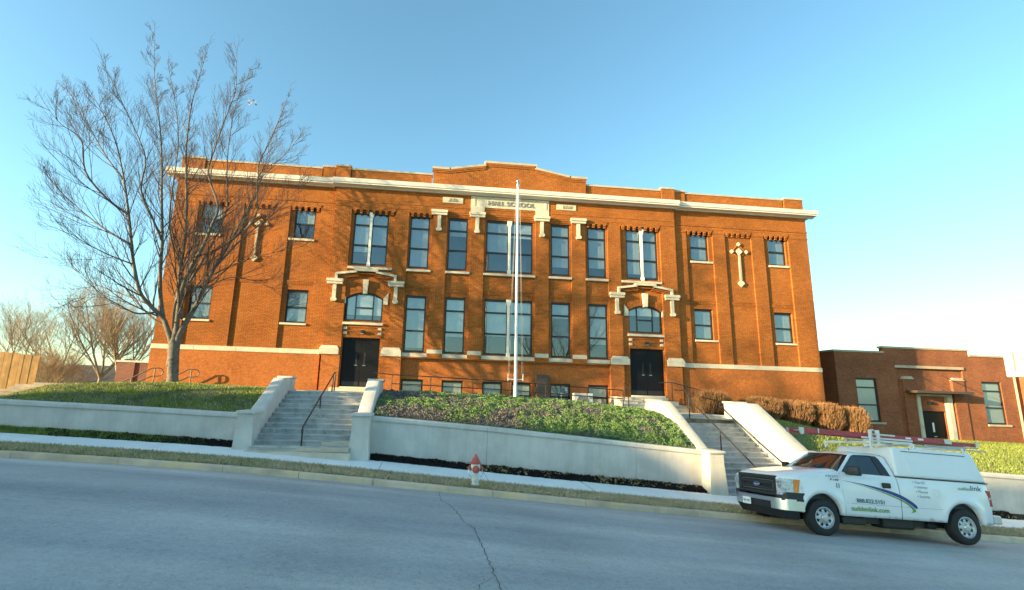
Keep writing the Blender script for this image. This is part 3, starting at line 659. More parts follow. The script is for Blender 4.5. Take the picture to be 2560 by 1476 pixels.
# cornice, parapet, gable
prof = [(0.02, 12.97), (-.10, 12.97), (-.13, 13.02), (-.40, 13.035), (-.41, 13.10), (-.45, 13.11), (-.50, 13.26), (-.51, 13.30), (-.47, 13.31), (.02, 13.37)]
for nm_, x0, x1, off in (('c', -9.30, 9.30, CYP), ('l', -17.55, -9.302, 0), ('r', 9.302, 17.55, 0)):
    mb = MB(); mb.prism([(y + off, z) for y, z in prof], 'x', x0, x1); part(mb, 'cornice', 'white_paint')
for s in (1, -1):
    mb = MB(); a = 17.1 * s; mb.prism([(a - (y - .02) * s * .9 , z) for y, z in prof], 'y', .021, 2.5); part(mb, 'cornice', 'white_paint')
def parapet(x0, x1, zt, y0=.1, cap=.1, name='parapet'):
    mb = MB(); mb.box(x0, x1, y0, y0 + .3, 13.3, zt - cap); part(mb, name, 'brick')
    mb = MB(); mb.box(x0 - .03, x1 + .03, y0 - .04, y0 + .34, zt - cap + .001, zt, .01); part(mb, 'coping', 'coping')
for s in (1, -1):
    for a, b, z, y in ((4.26, 8.5, 14.14, 0), (8.54, 9.30, 14.26, -.07), (9.36, 9.98, 14.22, .07), (10.04, 15.9, 14.13, .12), (15.96, 17.1, 14.20, .06)):
        x0, x1 = (a, b) if s > 0 else (-b, -a); parapet(x0, x1, z, y, name='parapet' if b - a > 1.2 else 'parapet_pier')
    mb = MB(); x0, x1 = sorted((16.8 * s, 17.08 * s)); mb.box(x0, x1, .40, 15.9, 13.3, 14.05); part(mb, 'parapet', 'brick')
    mb = MB(); x0, x1 = sorted((16.76 * s, 17.12 * s)); mb.box(x0, x1, .41, 15.95, 14.051, 14.15); part(mb, 'coping', 'coping')
top = [(-4.20, 14.38), (-3.34, 14.38), (-1.38, 14.74), (-1.38, 14.92), (1.38, 14.92), (1.38, 14.74), (3.34, 14.38), (4.20, 14.38)]
mb = MB(); mb.prism([(-4.2, 13.3)] + top + [(4.2, 13.3)], 'y', -.1, .25); part(mb, 'gable', 'brick')
for (ax, az), (bx, bz) in zip(top[:-1], top[1:]):
    if ax == bx: 
        mb = MB(); mb.box(ax - .05, ax + .05, -.16, .30, min(az, bz) + .0, max(az, bz) - .001); part(mb, 'coping', 'coping'); continue
    mb = MB(); mb.prism([(ax - (.06 if az == bz else 0), az), (bx + (.06 if az == bz else 0), bz), (bx + (.06 if az == bz else 0), bz + .115), (ax - (.06 if az == bz else 0), az + .115)], 'y', -.17, .31); part(mb, 'coping', 'coping')
    for k, (dz, p) in enumerate(((.10, .06), (.19, .035))):
        mb = MB(); mb.prism([(ax, az - dz), (bx, bz - dz), (bx, bz - dz + .085), (ax, az - dz + .085)], 'y', -.1 - p, -.09); part(mb, 'corbel_band', 'brick')
# steel cabinet on the wall
cab = thing('wall_cabinet', 'tall narrow brown box standing against the base wall beside the flagpole', 'cabinet', (FX(1.72), FY(-.15), 2.4))
mb = MB(); mb.box(FX(1.42), FX(2.05), FY(-.42), FY(.1), 2.3, 3.62, .02); mb.build('casing', 'brown_rail', cab)
mb = MB(); mb.box(FX(1.47), FX(2.0), FY(-.432), FY(-.421), 2.4, 3.55); mb.build('door', 'brown_rail', cab)
# ---------------------------------------------------------------- retaining walls and stairs
def bevelled(mb, w, name, m, parent, seg=3):
    me = bpy.data.meshes.new(name); me.from_pydata(mb.v, [], mb.f); bm = bmesh.new(); bm.from_mesh(me)
    bmesh.ops.remove_doubles(bm, verts=bm.verts[:], dist=1e-4); bmesh.ops.recalc_face_normals(bm, faces=bm.faces[:])
    ed = [e for e in bm.edges if len(e.link_faces) == 2 and e.calc_face_angle(0) > .3]
    bmesh.ops.bevel(bm, geom=ed, offset=w, segments=seg, profile=.5, affect='EDGES', clamp_overlap=True)
    bm.to_mesh(me); bm.free(); me.materials.append(M[m])
    me.polygons.foreach_set("use_smooth", [True] * len(me.polygons)); me.set_sharp_from_angle(angle=math.radians(35)); me.update()
    return link(bpy.data.objects.new(name, me), parent)
def retaining(label, x0, x1, joints, m='stucco'):
    t = thing('retaining_wall', label, 'wall', ((max(x0, -14) + min(x1, 24)) / 2, 16.25, side_z((x0 + x1) / 2, 16.2)))
    cut = [x0] + joints + [x1]
    for a, b in zip(cut[:-1], cut[1:]):
        mb = MB(); xs = lin(a + .004, b - .004, .7)
        for u, v in zip(xs[:-1], xs[1:]):
            mb.hull([(u, 16.10, side_z(u, 16) - .3), (v, 16.10, side_z(v, 16) - .3), (v, 16.42, side_z(v, 16) - .3), (u, 16.42, side_z(u, 16) - .3)],
                    [(u, 16.12, wall_top(u) - .14), (v, 16.12, wall_top(v) - .14), (v, 16.42, wall_top(v) - .14), (u, 16.42, wall_top(u) - .14)])
        mb.build('wall_section', m, t)
        mb = MB(); pr = [(16.075, -.145), (16.062, -.12), (16.065, -.035), (16.10, 0.0), (16.44, 0.0), (16.44, -.145)]
        for u, v in zip(xs[:-1], xs[1:]):
            mb.hull([(u, y, wall_top(u) + z) for y, z in pr], [(v, y, wall_top(v) + z) for y, z in pr])
        mb.build('coping', m, t)
    return t
retaining('long grey stucco retaining wall below the grass at the left with green weeds at its foot', -30, -5.40, [-24, -18, -10.2])
retaining('pale stucco retaining wall between the two flights of steps behind the fire hydrant', -1.72, 9.18, [2.0, 6.9])
retaining('tan stucco retaining wall behind the rear of the white truck', 13.1, 34, [17.5, 22, 28])

def stair(label, x0, x1, yk, zk, n, run, rise, cheeks, m_cheek, zb):
    t = thing('staircase', label, 'stairs', ((x0 + x1) / 2, yk, zb))
    for k in range(n):
        y0, z1 = yk + run * k, zk + rise * k; y1 = y0 + run + .02 if k < n - 1 else y0 + 1.1
        mb = MB(); j = random.uniform(-.006, .006)
        xs = lin(x0 + .002, x1 - .002, .35); rows = []
        prof = [(y0 + .03, z1 - rise - .1), (y0 + .028, z1 - .05), (y0 + .002, z1 - .045), (y0, z1 - .012), (y0 + .015, z1), (y1, z1 + .006)]
        for x in xs: rows.append([(x, yy + random.uniform(-.005, .005) + j, zz + random.uniform(-.004, .004)) for yy, zz in prof])
        P = len(prof)
        for i, r in enumerate(rows):
            mb.v += r
            if i: mb.f += [((i - 1) * P + q, i * P + q, i * P + q + 1, (i - 1) * P + q + 1) for q in range(P - 1)]
        mb.build('step', 'concrete', t, fix=False)
    for (a, b), (pier, crest_pts, rear) in cheeks:
        mb = MB(); poly = [(pier[1] - .12, zb - .5), (pier[1] - .12, pier[2] - .06)] + crest_pts + [(rear[0] + .1, crest_pts[-1][1]), (rear[0] + .1, zb - .5)]
        mb.prism(poly, 'x', a + .02, b - .02); bevelled(mb, .07, 'cheek_wall', m_cheek, t)
        mb = MB(); y0, y1, zt = pier
        mb.hull([(a - .07, y0 - .08, zb - .2), (b + .06, y0 - .08, zb - .2), (b + .06, y1, zb - .2), (a - .07, y1, zb - .2)],
                [(a + .01, y0, zt - .4), (b - .01, y0, zt - .4), (b - .01, y1, zt - .4), (a + .01, y1, zt - .4)])
        mb.box(a + .01, b - .01, y0, y1, zt - .4, zt - .085)
        pr = mb.build('pier', m_cheek, t)
        mb = MB(); mb.box(a - .05, b + .05, y0 - .06, y1 + .04, zt - .09, zt); bevelled(mb, .028, 'pier_cap', m_cheek, pr)
        mb = MB(); mb.box(a + .01, b - .01, rear[0], rear[1], zb, rear[2] - .08); rp = mb.build('pier', m_cheek, t)
        mb = MB(); mb.box(a - .05, b + .05, rear[0] - .05, rear[1] + .05, rear[2] - .085, rear[2]); bevelled(mb, .028, 'pier_cap', m_cheek, rp)
    return t
lc = ((15.50, 16.30, 1.91), [(16.32, 1.87), (18.50, 2.96), (19.2, 2.96)], (19.22, 19.78, 3.04))
st = stair('grey concrete flight of worn steps on the left below the brighter lit entrance', -5.03, -2.18, 15.36, .93, 12, .325, .1436, [((-5.50, -5.03), lc), ((-2.18, -1.66), lc)], 'stucco', .62)
mb = MB(); mb.hull([(-5.1, 15.14, .5), (-2.12, 15.14, .4), (-2.12, 15.6, .4), (-5.1, 15.6, .5)], [(-5.1, 15.16, .80), (-2.12, 15.16, .775), (-2.12, 15.6, .79), (-5.1, 15.6, .80)]); mb.build('base_slab', 'tan_concrete', st)
mb = MB(); mb.box(-3.7, -2.19, 15.352, 15.40, .80, .905); mb.build('tan_riser', 'tan_concrete', st)  # tan strips over the right end of the lowest risers
mb = MB(); mb.box(-3.05, -2.19, 15.677, 15.73, .94, 1.045); mb.build('tan_riser', 'tan_concrete', st)
rc = ((15.62, 16.32, 1.02), [(16.34, .98), (18.85, 2.53), (19.7, 2.53)], (19.72, 20.36, 2.585))
st2 = stair('taller concrete flight of steps on the right between cream walls behind the white truck', 9.62, 12.68, 15.9, -.15, 15, .314, .1536, [((9.13, 9.62), rc), ((12.68, 13.25), rc)], 'stucco_white', -.36)
mb = MB(); mb.box(9.64, 12.66, 15.66, 15.95, -.5, -.29); mb.build('base_slab', 'concrete', st2)
# landings and entrance steps
def paving(name, x0, x1, y0, y1, z0, z1, m='tan_concrete'):
    mb = MB(); mb.box(x0, x1, y0, y1, z0, z1, .015); return mb.build(name, m)
structure(paving('landing', -5.02, -2.19, 20.02, 24.1, 2.2, 2.535))
structure(paving('landing', 9.65, 12.66, 21.3, 23.2, 1.7, 2.02))
def entry_steps(label, boxes):
    t = thing('entrance_steps', label, 'steps', (boxes[0][0] + 1, boxes[0][2], boxes[0][4]))
    for b in boxes:
        mb = MB(); mb.box(*b, .012); mb.build('step', 'tan_concrete', t)
entry_steps('single tan stone step in front of the left black doors', [(-4.55, -2.1, 23.95, 24.75, 2.3, 2.70)])
entry_steps('short flight of tan steps up to the right black doors', [(9.3, 13.15, 22.55, 22.95, 1.7, 2.18), (9.3, 12.72, 22.95, 23.35, 1.7, 2.33), (9.3, 12.26, 23.35, 23.75, 1.7, 2.50), (9.3, 11.92, 23.75, 24.75, 1.7, 2.66)])

# railings
def rail(label, base, rails, posts, m='black_iron', r=.026, group=None):
    t = thing('handrail', label, 'railing', base, group)
    for p in rails: mb = MB(); mb.tube(p, r, 8); mb.build('rail', m, t, smooth=True)
    for a, b in posts: mb = MB(); mb.tube([a, b], r * .95, 8); mb.build('post', m, t, smooth=True)
    return t
rail('black iron handrail down the middle of the left grey steps', (-3.6, 15.5, .8),
     [[(-3.6, 15.44, 1.33), (-3.6, 15.5, 1.46), (-3.6, 17.7, 2.36), (-3.6, 19.62, 3.12), (-3.6, 19.85, 3.24), (-3.6, 20.1, 3.24)]],
     [((-3.6, 15.52, .75), (-3.6, 15.52, 1.45)), ((-3.6, 17.72, 1.6), (-3.6, 17.72, 2.36)), ((-3.6, 19.64, 2.35), (-3.6, 19.64, 3.12)), ((-3.6, 20.08, 2.5), (-3.6, 20.08, 3.23))])
rail('black iron handrail down the middle of the right steps ending behind the truck bonnet', (10.85, 16, 0),
     [[(10.85, 15.6, .33), (10.85, 15.8, .46), (10.85, 17.75, 1.52), (10.85, 19.7, 2.55), (10.85, 20.1, 2.98), (10.85, 21.0, 3.02)]],
     [((10.85, 15.8, -.3), (10.85, 15.8, .46)), ((10.85, 17.75, .75), (10.85, 17.75, 1.52)), ((10.85, 19.85, 1.85), (10.85, 19.85, 2.70))])
rail('thin dark wall handrail along the cream wall right of the right steps', (12.6, 18, 1.2),
     [[(12.6, 20.6, 2.42), (12.6, 18.49, 1.27), (12.6, 15.9, -.02)]], [((12.6, y, z), (12.72, y, z - .04)) for y, z in ((20.2, 2.2), (18.5, 1.27), (17, .54))], r=.017)
rp = [(-1.55, 3.32), (.18, 3.29), (2.09, 3.23), (3.77, 3.19), (5.45, 3.10), (7.39, 3.02), (9.11, 2.95)]
rail('long black two-bar guard rail in front of the basement windows between the entrances', (3.8, 22.5, 2.4),
     [[(x, 22.5, z) for x, z in [(-2.35, 3.40)] + rp], [(x, 22.5, z - .39) for x, z in rp]], [((x, 22.5, 2.1), (x, 22.5, z + .03)) for x, z in rp], r=.022)
rail('black handrail with an angled end right of the right entrance steps', (12.4, 23, 2.3),
     [[(11.55, 23.9, 3.40), (12.02, 23.5, 3.42), (13.22, 22.55, 3.0), (13.26, 22.5, 2.9)]], [((12.02, 23.5, 2.4), (12.02, 23.5, 3.42)), ((13.26, 22.5, 1.95), (13.26, 22.5, 2.95))])
rail('tan metal handrail posts left of the right entrance steps', (9.3, 22.7, 2.2), [[(9.33, 22.4, 3.04), (9.62, 23.6, 3.32)]],
     [((9.33, 22.4, 2.0), (9.33, 22.4, 3.04)), ((9.62, 23.6, 2.5), (9.62, 23.6, 3.32))], 'brown_rail', .024)
for i, (dx, dy, lb) in enumerate(((0, 0, 'brown pipe handrail with rounded end sloping up to the left corner of the school'), (1.15, .9, 'brown pipe handrail behind the trunk of the big bare tree'))):
    P = lambda x, z: (x + dx, 23.5 + dy, z + .02 * i)
    rail(lb, P(-12.5, 2.3), [[P(-13.9, 2.46), P(-13.04, 2.84), P(-12.26, 3.29), P(-11.95, 3.31), P(-11.82, 3.27), P(-11.76, 3.16), P(-11.78, 3.03), P(-11.88, 2.97), P(-12.21, 2.95), P(-13.05, 2.53)]],
         [(P(-13.04, 2.3), P(-13.04, 2.84)), (P(-12.11, 2.3), P(-12.11, 3.3))], 'brown_rail', .026)

# flagpole
fp = thing('flagpole', 'tall white flagpole with a ball finial and hanging ropes on the middle bank', 'flagpole', (3.50, 19.5, 2.4))
mb = MB(); mb.lathe([(.07, 2.2), (.066, 3), (.062, 5), (.05, 9), (.042, 11.35)], (3.5, 19.5, 0), n=14); mb.build('pole', 'pole', fp, smooth=True)
mb = MB(); mb.lathe([(.0, 11.33), (.06, 11.34), (.075, 11.40), (.075, 11.46), (.03, 11.49), (.025, 11.55)], (3.5, 19.5, 0), n=14); mb.build('pulley_block', 'steel', fp, smooth=True)
mb = MB(); mb.lathe([(.001, 11.53)] + [(.078 * math.sin(t), 11.605 - .078 * math.cos(t)) for t in [math.pi * i / 8 for i in range(1, 8)]] + [(.001, 11.685)], (3.5, 19.5, 0), n=14); mb.build('ball_finial', 'steel', fp, smooth=True)
mb = MB(); mb.tube([(3.20, 19.5, 3.20), (3.80, 19.5, 3.20)], .02, 6); mb.tube([(3.20, 19.5, 3.14), (3.20, 19.5, 3.42)], .02, 6); mb.tube([(3.80, 19.5, 3.14), (3.80, 19.5, 3.42)], .02, 6); mb.build('cleat_bar', 'pole', fp)
for dx, tx in ((-.31, -.075), (-.26, -.06), (.29, .075), (.24, .06)):
    mb = MB(); mb.tube([(3.5 + dx, 19.47, 3.38), (3.5 + dx * .8, 19.47, 5.5), (3.5 + tx, 19.48, 11.38)], .004, 4); mb.build('rope', 'rope', fp)

# fire hydrant
hy = thing('fire_hydrant', 'red and white fire hydrant on the dry grass strip by the kerb', 'hydrant', (1.385, 13.5, .24))
hx, hyy, hz = 1.385, 13.5, .225
mb = MB(); mb.lathe([(.115, -.05), (.115, .05), (.085, .07), (.085, .13), (.095, .135), (.098, .17), (.088, .18), (.084, .32), (.088, .36), (.115, .42), (.13, .46), (.13, .50), (.118, .545), (.10, .57)], (hx, hyy, hz), n=20); mb.build('barrel', 'hydrant_white', hy, smooth=True)
mb = MB(); mb.lathe([(.10, .555), (.148, .565), (.152, .585), (.135, .60), (.118, .635), (.09, .685), (.06, .735), (.04, .755), (.034, .765), (.034, .80), (.02, .805)], (hx, hyy, hz), n=20); mb.build('bonnet', 'hydrant_red', hy, smooth=True)
mb = MB(); mb.lathe([(.09, -.10), (.095, -.15), (.085, -.155), (.085, -.20), (.05, -.21), (.028, -.215), (.028, -.25), (.015, -.252)], (hx, hyy, hz + .44), 'y', 16); mb.build('pumper_cap', 'hydrant_red', hy, smooth=True)
mb = MB(); mb.lathe([(.088, -.10), (.105, -.11), (.105, -.135), (.088, -.14)], (hx, hyy, hz + .44), 'y', 16); mb.build('pumper_collar', 'hydrant_white', hy, smooth=True)
for s in (1, -1):
    mb = MB(); mb.lathe([(.055, .1 * s), (.055, .125 * s), (.066, .13 * s), (.066, .17 * s), (.05, .18 * s), (.025, .19 * s), (.022, .225 * s), (.012, .228 * s)], (hx, hyy, hz + .455), 'x', 14); mb.build('side_cap', 'hydrant_red', hy, smooth=True)
    mb = MB(); mb.tube([(hx + s * .17, hyy - .06, hz + .43), (hx + s * .185, hyy - .09, hz + .33), (hx + s * .15, hyy - .11, hz + .26), (hx + s * .09, hyy - .09, hz + .27)], .008, 5); mb.build('chain', 'steel', hy)
mb = MB()
for j in range(8): a = j * math.pi / 4; mb.lathe([(.012, .0), (.012, .03)], (hx + .088 * math.cos(a), hyy + .088 * math.sin(a), hz + .165), n=6)
mb.build('flange_bolts', 'hydrant_white', hy)

# air conditioner
ac = thing('air_conditioner', 'cream outdoor air conditioner unit standing under the right basement window', 'air conditioner', (7.62, 23.9, 2.05))
mb = MB(); mb.box(7.16, 8.10, 23.75, 24.1, 2.0, 2.77, .02); mb.build('casing', 'ac', ac)
mb = MB(); mb.lathe([(.30, 0), (.30, -.02), (.27, -.022), (.27, -.005)], (7.55, 23.75, 2.38), 'y', 24); mb.build('fan_ring', 'ac', ac)
mb = MB(); mb.lathe([(.268, 0), (.268, -.004)], (7.55, 23.748, 2.38), 'y', 24); mb.build('fan_grille', 'black_plastic', ac)
mb = MB()
for i in range(13): x = 7.30 + i * .042; mb.box(x - .005, x + .005, 23.715, 23.722, 2.38 - math.sqrt(max(.001, .27 ** 2 - (x - 7.55) ** 2)), 2.38 + math.sqrt(max(.001, .27 ** 2 - (x - 7.55) ** 2)))
mb.build('grille_bars', 'ac', ac)
mb = MB(); mb.box(7.9, 8.06, 23.742, 23.75, 2.5, 2.66); mb.build('rating_plate', 'steel', ac)
mb = MB(); mb.box(6.98, 7.08, 24.70, FY(CYB), 2.85, 3.03, .01); dsc = mb.build('disconnect_box', 'ac'); tag(dsc, 'small grey electrical switch box on the base wall above the air conditioner', 'electrical box')

# wooden fence, timber steps, low brick side building
fe = thing('wooden_fence', 'tan board fence with dog-eared tops at the left edge', 'fence', (-17.5, 21, 2))
bx = -21.8; i = 0; protos = []
for k in range(4):
    mb = MB(); h = .0; w = .139
    mb.prism([(-w / 2, -1.6), (w / 2, -1.6), (w / 2, -.03), (w / 2 - .03, 0), (-w / 2 + .03, 0), (-w / 2, -.03)], 'y', -.011, .011)
    me = mb.build('fence_board', 'wood', fe); protos.append(me)
x = -15.23; i = 0
while x > -22:
    o = protos[i] if i < 4 else protos[i % 4].copy()
    if i >= 4: C.objects.link(o)
    o.location = (x, 21 + random.uniform(-.006, .006), 3.565 - (x + 15.2) * .07 + random.uniform(-.015, .015)); o.rotation_euler = (0, random.uniform(-.006, .006), 0)
    x -= .1435; i += 1
for z in (2.35, 3.25): mb = MB(); mb.hull([(-22, 21.02, z + .475), (-22, 21.06, z + .475), (-22, 21.06, z + .565), (-22, 21.02, z + .565)], [(-15.2, 21.02, z), (-15.2, 21.06, z), (-15.2, 21.06, z + .09), (-15.2, 21.02, z + .09)]); mb.build('fence_rail', 'wood', fe)
ts = thing('timber_steps', 'stack of weathered timber steps beside the wooden fence', 'steps', (-14.6, 19.8, 2.1))
for i, (x, y, z) in enumerate(((-14.95, 19.3, 2.05), (-14.75, 19.45, 2.16), (-14.62, 19.6, 2.27), (-14.45, 19.75, 2.37), (-14.30, 19.9, 2.46), (-13.9, 20.1, 2.53))):
    mb = MB(); mb.box(x - .75 + .1 * (i % 2), x + .28 + .25 * (i == 5), y, y + .5, z - .1, z, .012); mb.build('timber', 'timber', ts)
sb = thing('side_building', 'low maroon brick building with flat roof behind the left rail', 'building', (-15.5, 30, 1.8))
mb = MB(); mb.box(-17.55, -12.9, 30, 36, .5, 3.77); mb.build('brick_wall', 'side_brick', sb)
mb = MB(); mb.box(-17.6, -12.85, 29.95, 36.05, 3.772, 3.88, .01); mb.build('coping', 'stucco', sb)
mb = MB(); mb.box(-16.75, -16.55, 29.93, 29.999, .5, 3.76); mb.build('downpipe_chase', 'side_brick', sb)

# right-hand annex
AN = thing('annex_building', 'single-storey dark brick annex with stepped parapet and canopied door at the right edge', 'building', (30.2, 27.3, .6))
AY = 27.3
mb = MB()
aw = [(25.408, 26.773, 1.645, 4.199), (33.755, 35.071, 1.683, 4.218)]
panel(mb, 24.219, 39, -.5, 5.72, aw + [(28.139, 32.584, -.5, 4.872)], AY, .15)
panel(mb, 28.139, 32.584, -.5, 4.872, [(29.279, 31.648, -.5, 3.361)], AY + .10, .12)
panel(mb, 29.279, 31.648, -.5, 3.361, [(29.543, 31.249, -.5, 2.366)], AY + .18, .2)
mb.quad((24.219, AY, -.5), (24.219, 44, -.5), (24.219, 44, 5.72), (24.219, AY, 5.72)); mb.quad((39, AY, -.5), (39, AY, 5.72), (39, 44, 5.72), (39, 44, -.5))
mb.box(27.466, 33.15, AY, AY + .3, 5.72, 6.042)
mb.build('brick_wall', 'annex_brick', AN)
mb = MB(); mb.box(24.277, 38.902, AY + .31, 43.9, 5.428, 5.476); mb.build('flat_roof', 'roof_shingle', AN)
for a, b, z in ((24.16, 27.446, 5.72), (27.398, 33.209, 6.042), (33.169, 39.098, 5.72)):
    mb = MB(); mb.box(a, b, AY - .05, AY + .36, z + .001, z + .12, .01); mb.build('coping', 'coping', AN)
mb = MB(); mb.box(24.16, 24.473, AY + .37, 44, 5.72, 5.837); mb.build('coping', 'coping', AN)
mb = MB(); mb.box(28.08, 32.643, AY - .07, AY + .12, 4.872, 5.037, .01); mb.build('stone_band', 'coping', AN)
for a, b in ((28.441, 29.152), (31.736, 32.526)):
    mb = MB(); mb.box(a, b, AY - .05, AY + .12, -.5, 4.209); mb.build('pilaster', 'annex_brick', AN)
    mb = MB(); mb.hull([(a - .03, AY - .09, 4.21), (b + .03, AY - .09, 4.21), (b + .03, AY + .1, 4.21), (a - .03, AY + .1, 4.21)], [(a + .1, AY - .06, 4.384), (b - .1, AY - .06, 4.384), (b - .1, AY + .1, 4.384), (a + .1, AY + .1, 4.384)]); mb.build('pilaster_cap', 'coping', AN)
for a, b, z0, z1 in ((29.279, 29.533, -.5, 3.361), (31.259, 31.648, -.5, 3.361), (29.534, 31.258, 3.253, 3.361)):
    mb = MB(); mb.box(a, b, AY + .02, AY + .3, z0, z1, .01); mb.box(a + .06, b - .06, AY - .0, AY + .03, z0, z1 - .06); mb.build('stone_surround', 'stone', AN)
mb = MB(); mb.box(29.543, 31.249, AY + .30, AY + .34, -.4, 2.346); d = mb.build('door', 'door', AN)
mb = MB(); mb.box(30.352, 30.469, AY + .285, AY + .30, 1.138, 1.683); mb.build('door_window', 'white_paint', d)
mb = MB(); mb.box(30.342, 30.537, AY + .26, AY + .30, 0.864, 0.903); mb.build('door_handle', 'steel', d)
mb = MB(); mb.box(30.127, 30.469, AY + .07, AY + .18, 2.775, 2.922, .02); mb.build('wall_lamp', 'black_plastic', AN)
cn = MB(); cn.box(28.519, 32.224, AY - .78, AY - .0, 3.399, 3.546, .01); cn = cn.build('canopy', 'brown_rail', AN)
for xa, xb in ((29.152, 29.835), (30.81, 31.883)):
    mb = MB(); mb.tube([(xa + .3, AY - .02, 4.501), (xb + .6, AY - .7, 3.546)], .014, 5); mb.build('tie_rod', 'black_iron', cn)
for (x0, x1, z0, z1) in aw:
    mb = MB(); bars(mb, x0, x1, z0, z1, AY + .06, [.385, .78]); fr = mb.build('window', 'frame', AN)
    ed = [z0 + .06, z0 + (z1 - z0) * .385, z0 + (z1 - z0) * .78, z1 - .07]
    for a, b in zip(ed[:-1], ed[1:]): mb = MB(); mb.box(x0 + .05, x1 - .05, AY + .10, AY + .108, a + .03, b - .03); mb.build('pane', 'glass', fr)
    mb = MB(); mb.box(x0 + .04, x1 - .04, AY + .118, AY + .126, z0 + .05, z1 - .05); mb.build('blind', 'blind_pale', fr)
    mb = MB(); mb.box(x0 - .02, x1 + .24, AY - .06, AY + .08, z0 - .12, z0, .008); mb.build('sill', 'coping', AN)
mb = MB(); mb.tube([(35.977, AY - .08, 5.33), (35.977, AY - .08, .2)], .06, 8); mb.build('downspout', 'coping', AN)
mb = MB(); mb.box(36.367, 39, AY - .35, AY, -.5, 5); mb.build('corner_pier', 'annex_brick', AN)
# sign standing beside the pavement, its broad face turned up the street
sg = thing('monument_sign', 'cream roadside sign slab with brown strokes at the right edge', 'sign', (22.9, 16.2, .2))
mb = MB(); mb.box(22.80, 23.06, 14.6, 17.5, 3.85, 4.89, .03); mb.build('sign_panel', 'sign_panel', sg)
mb = MB(); mb.box(22.84, 23.02, 14.6, 16.93, -.6, 3.849); mb.build('sign_base', 'white_paint', sg)
mb = MB(); mb.box(22.785, 22.80, 17.12, 17.17, 4.10, 4.80); mb.build('sign_stroke', 'sign_line', sg)
mb = MB(); mb.box(22.785, 22.80, 15.6, 16.92, 4.50, 4.55); mb.build('sign_stroke', 'sign_line', sg)
# house roof far down the slope at the left
hb = thing('far_house', 'distant house with dark shingled roof and white gable behind the left trees', 'house', (-30, 50, -.8))
zb = lawn_z(-30, 50)
mb = MB(); mb.box(-34, -26, 47, 55, zb - .5, 1.9); mb.build('wall', 'siding', hb)
mb = MB(); mb.prism([(46.6, 1.8), (55.4, 1.8), (51, 4.2)], 'x', -34.3, -25.7); mb.build('roof', 'roof_shingle', hb)
mb = MB(); mb.box(-29, -28.4, 50.6, 51.2, 3.9, 4.9); mb.build('chimney', 'side_brick', hb)
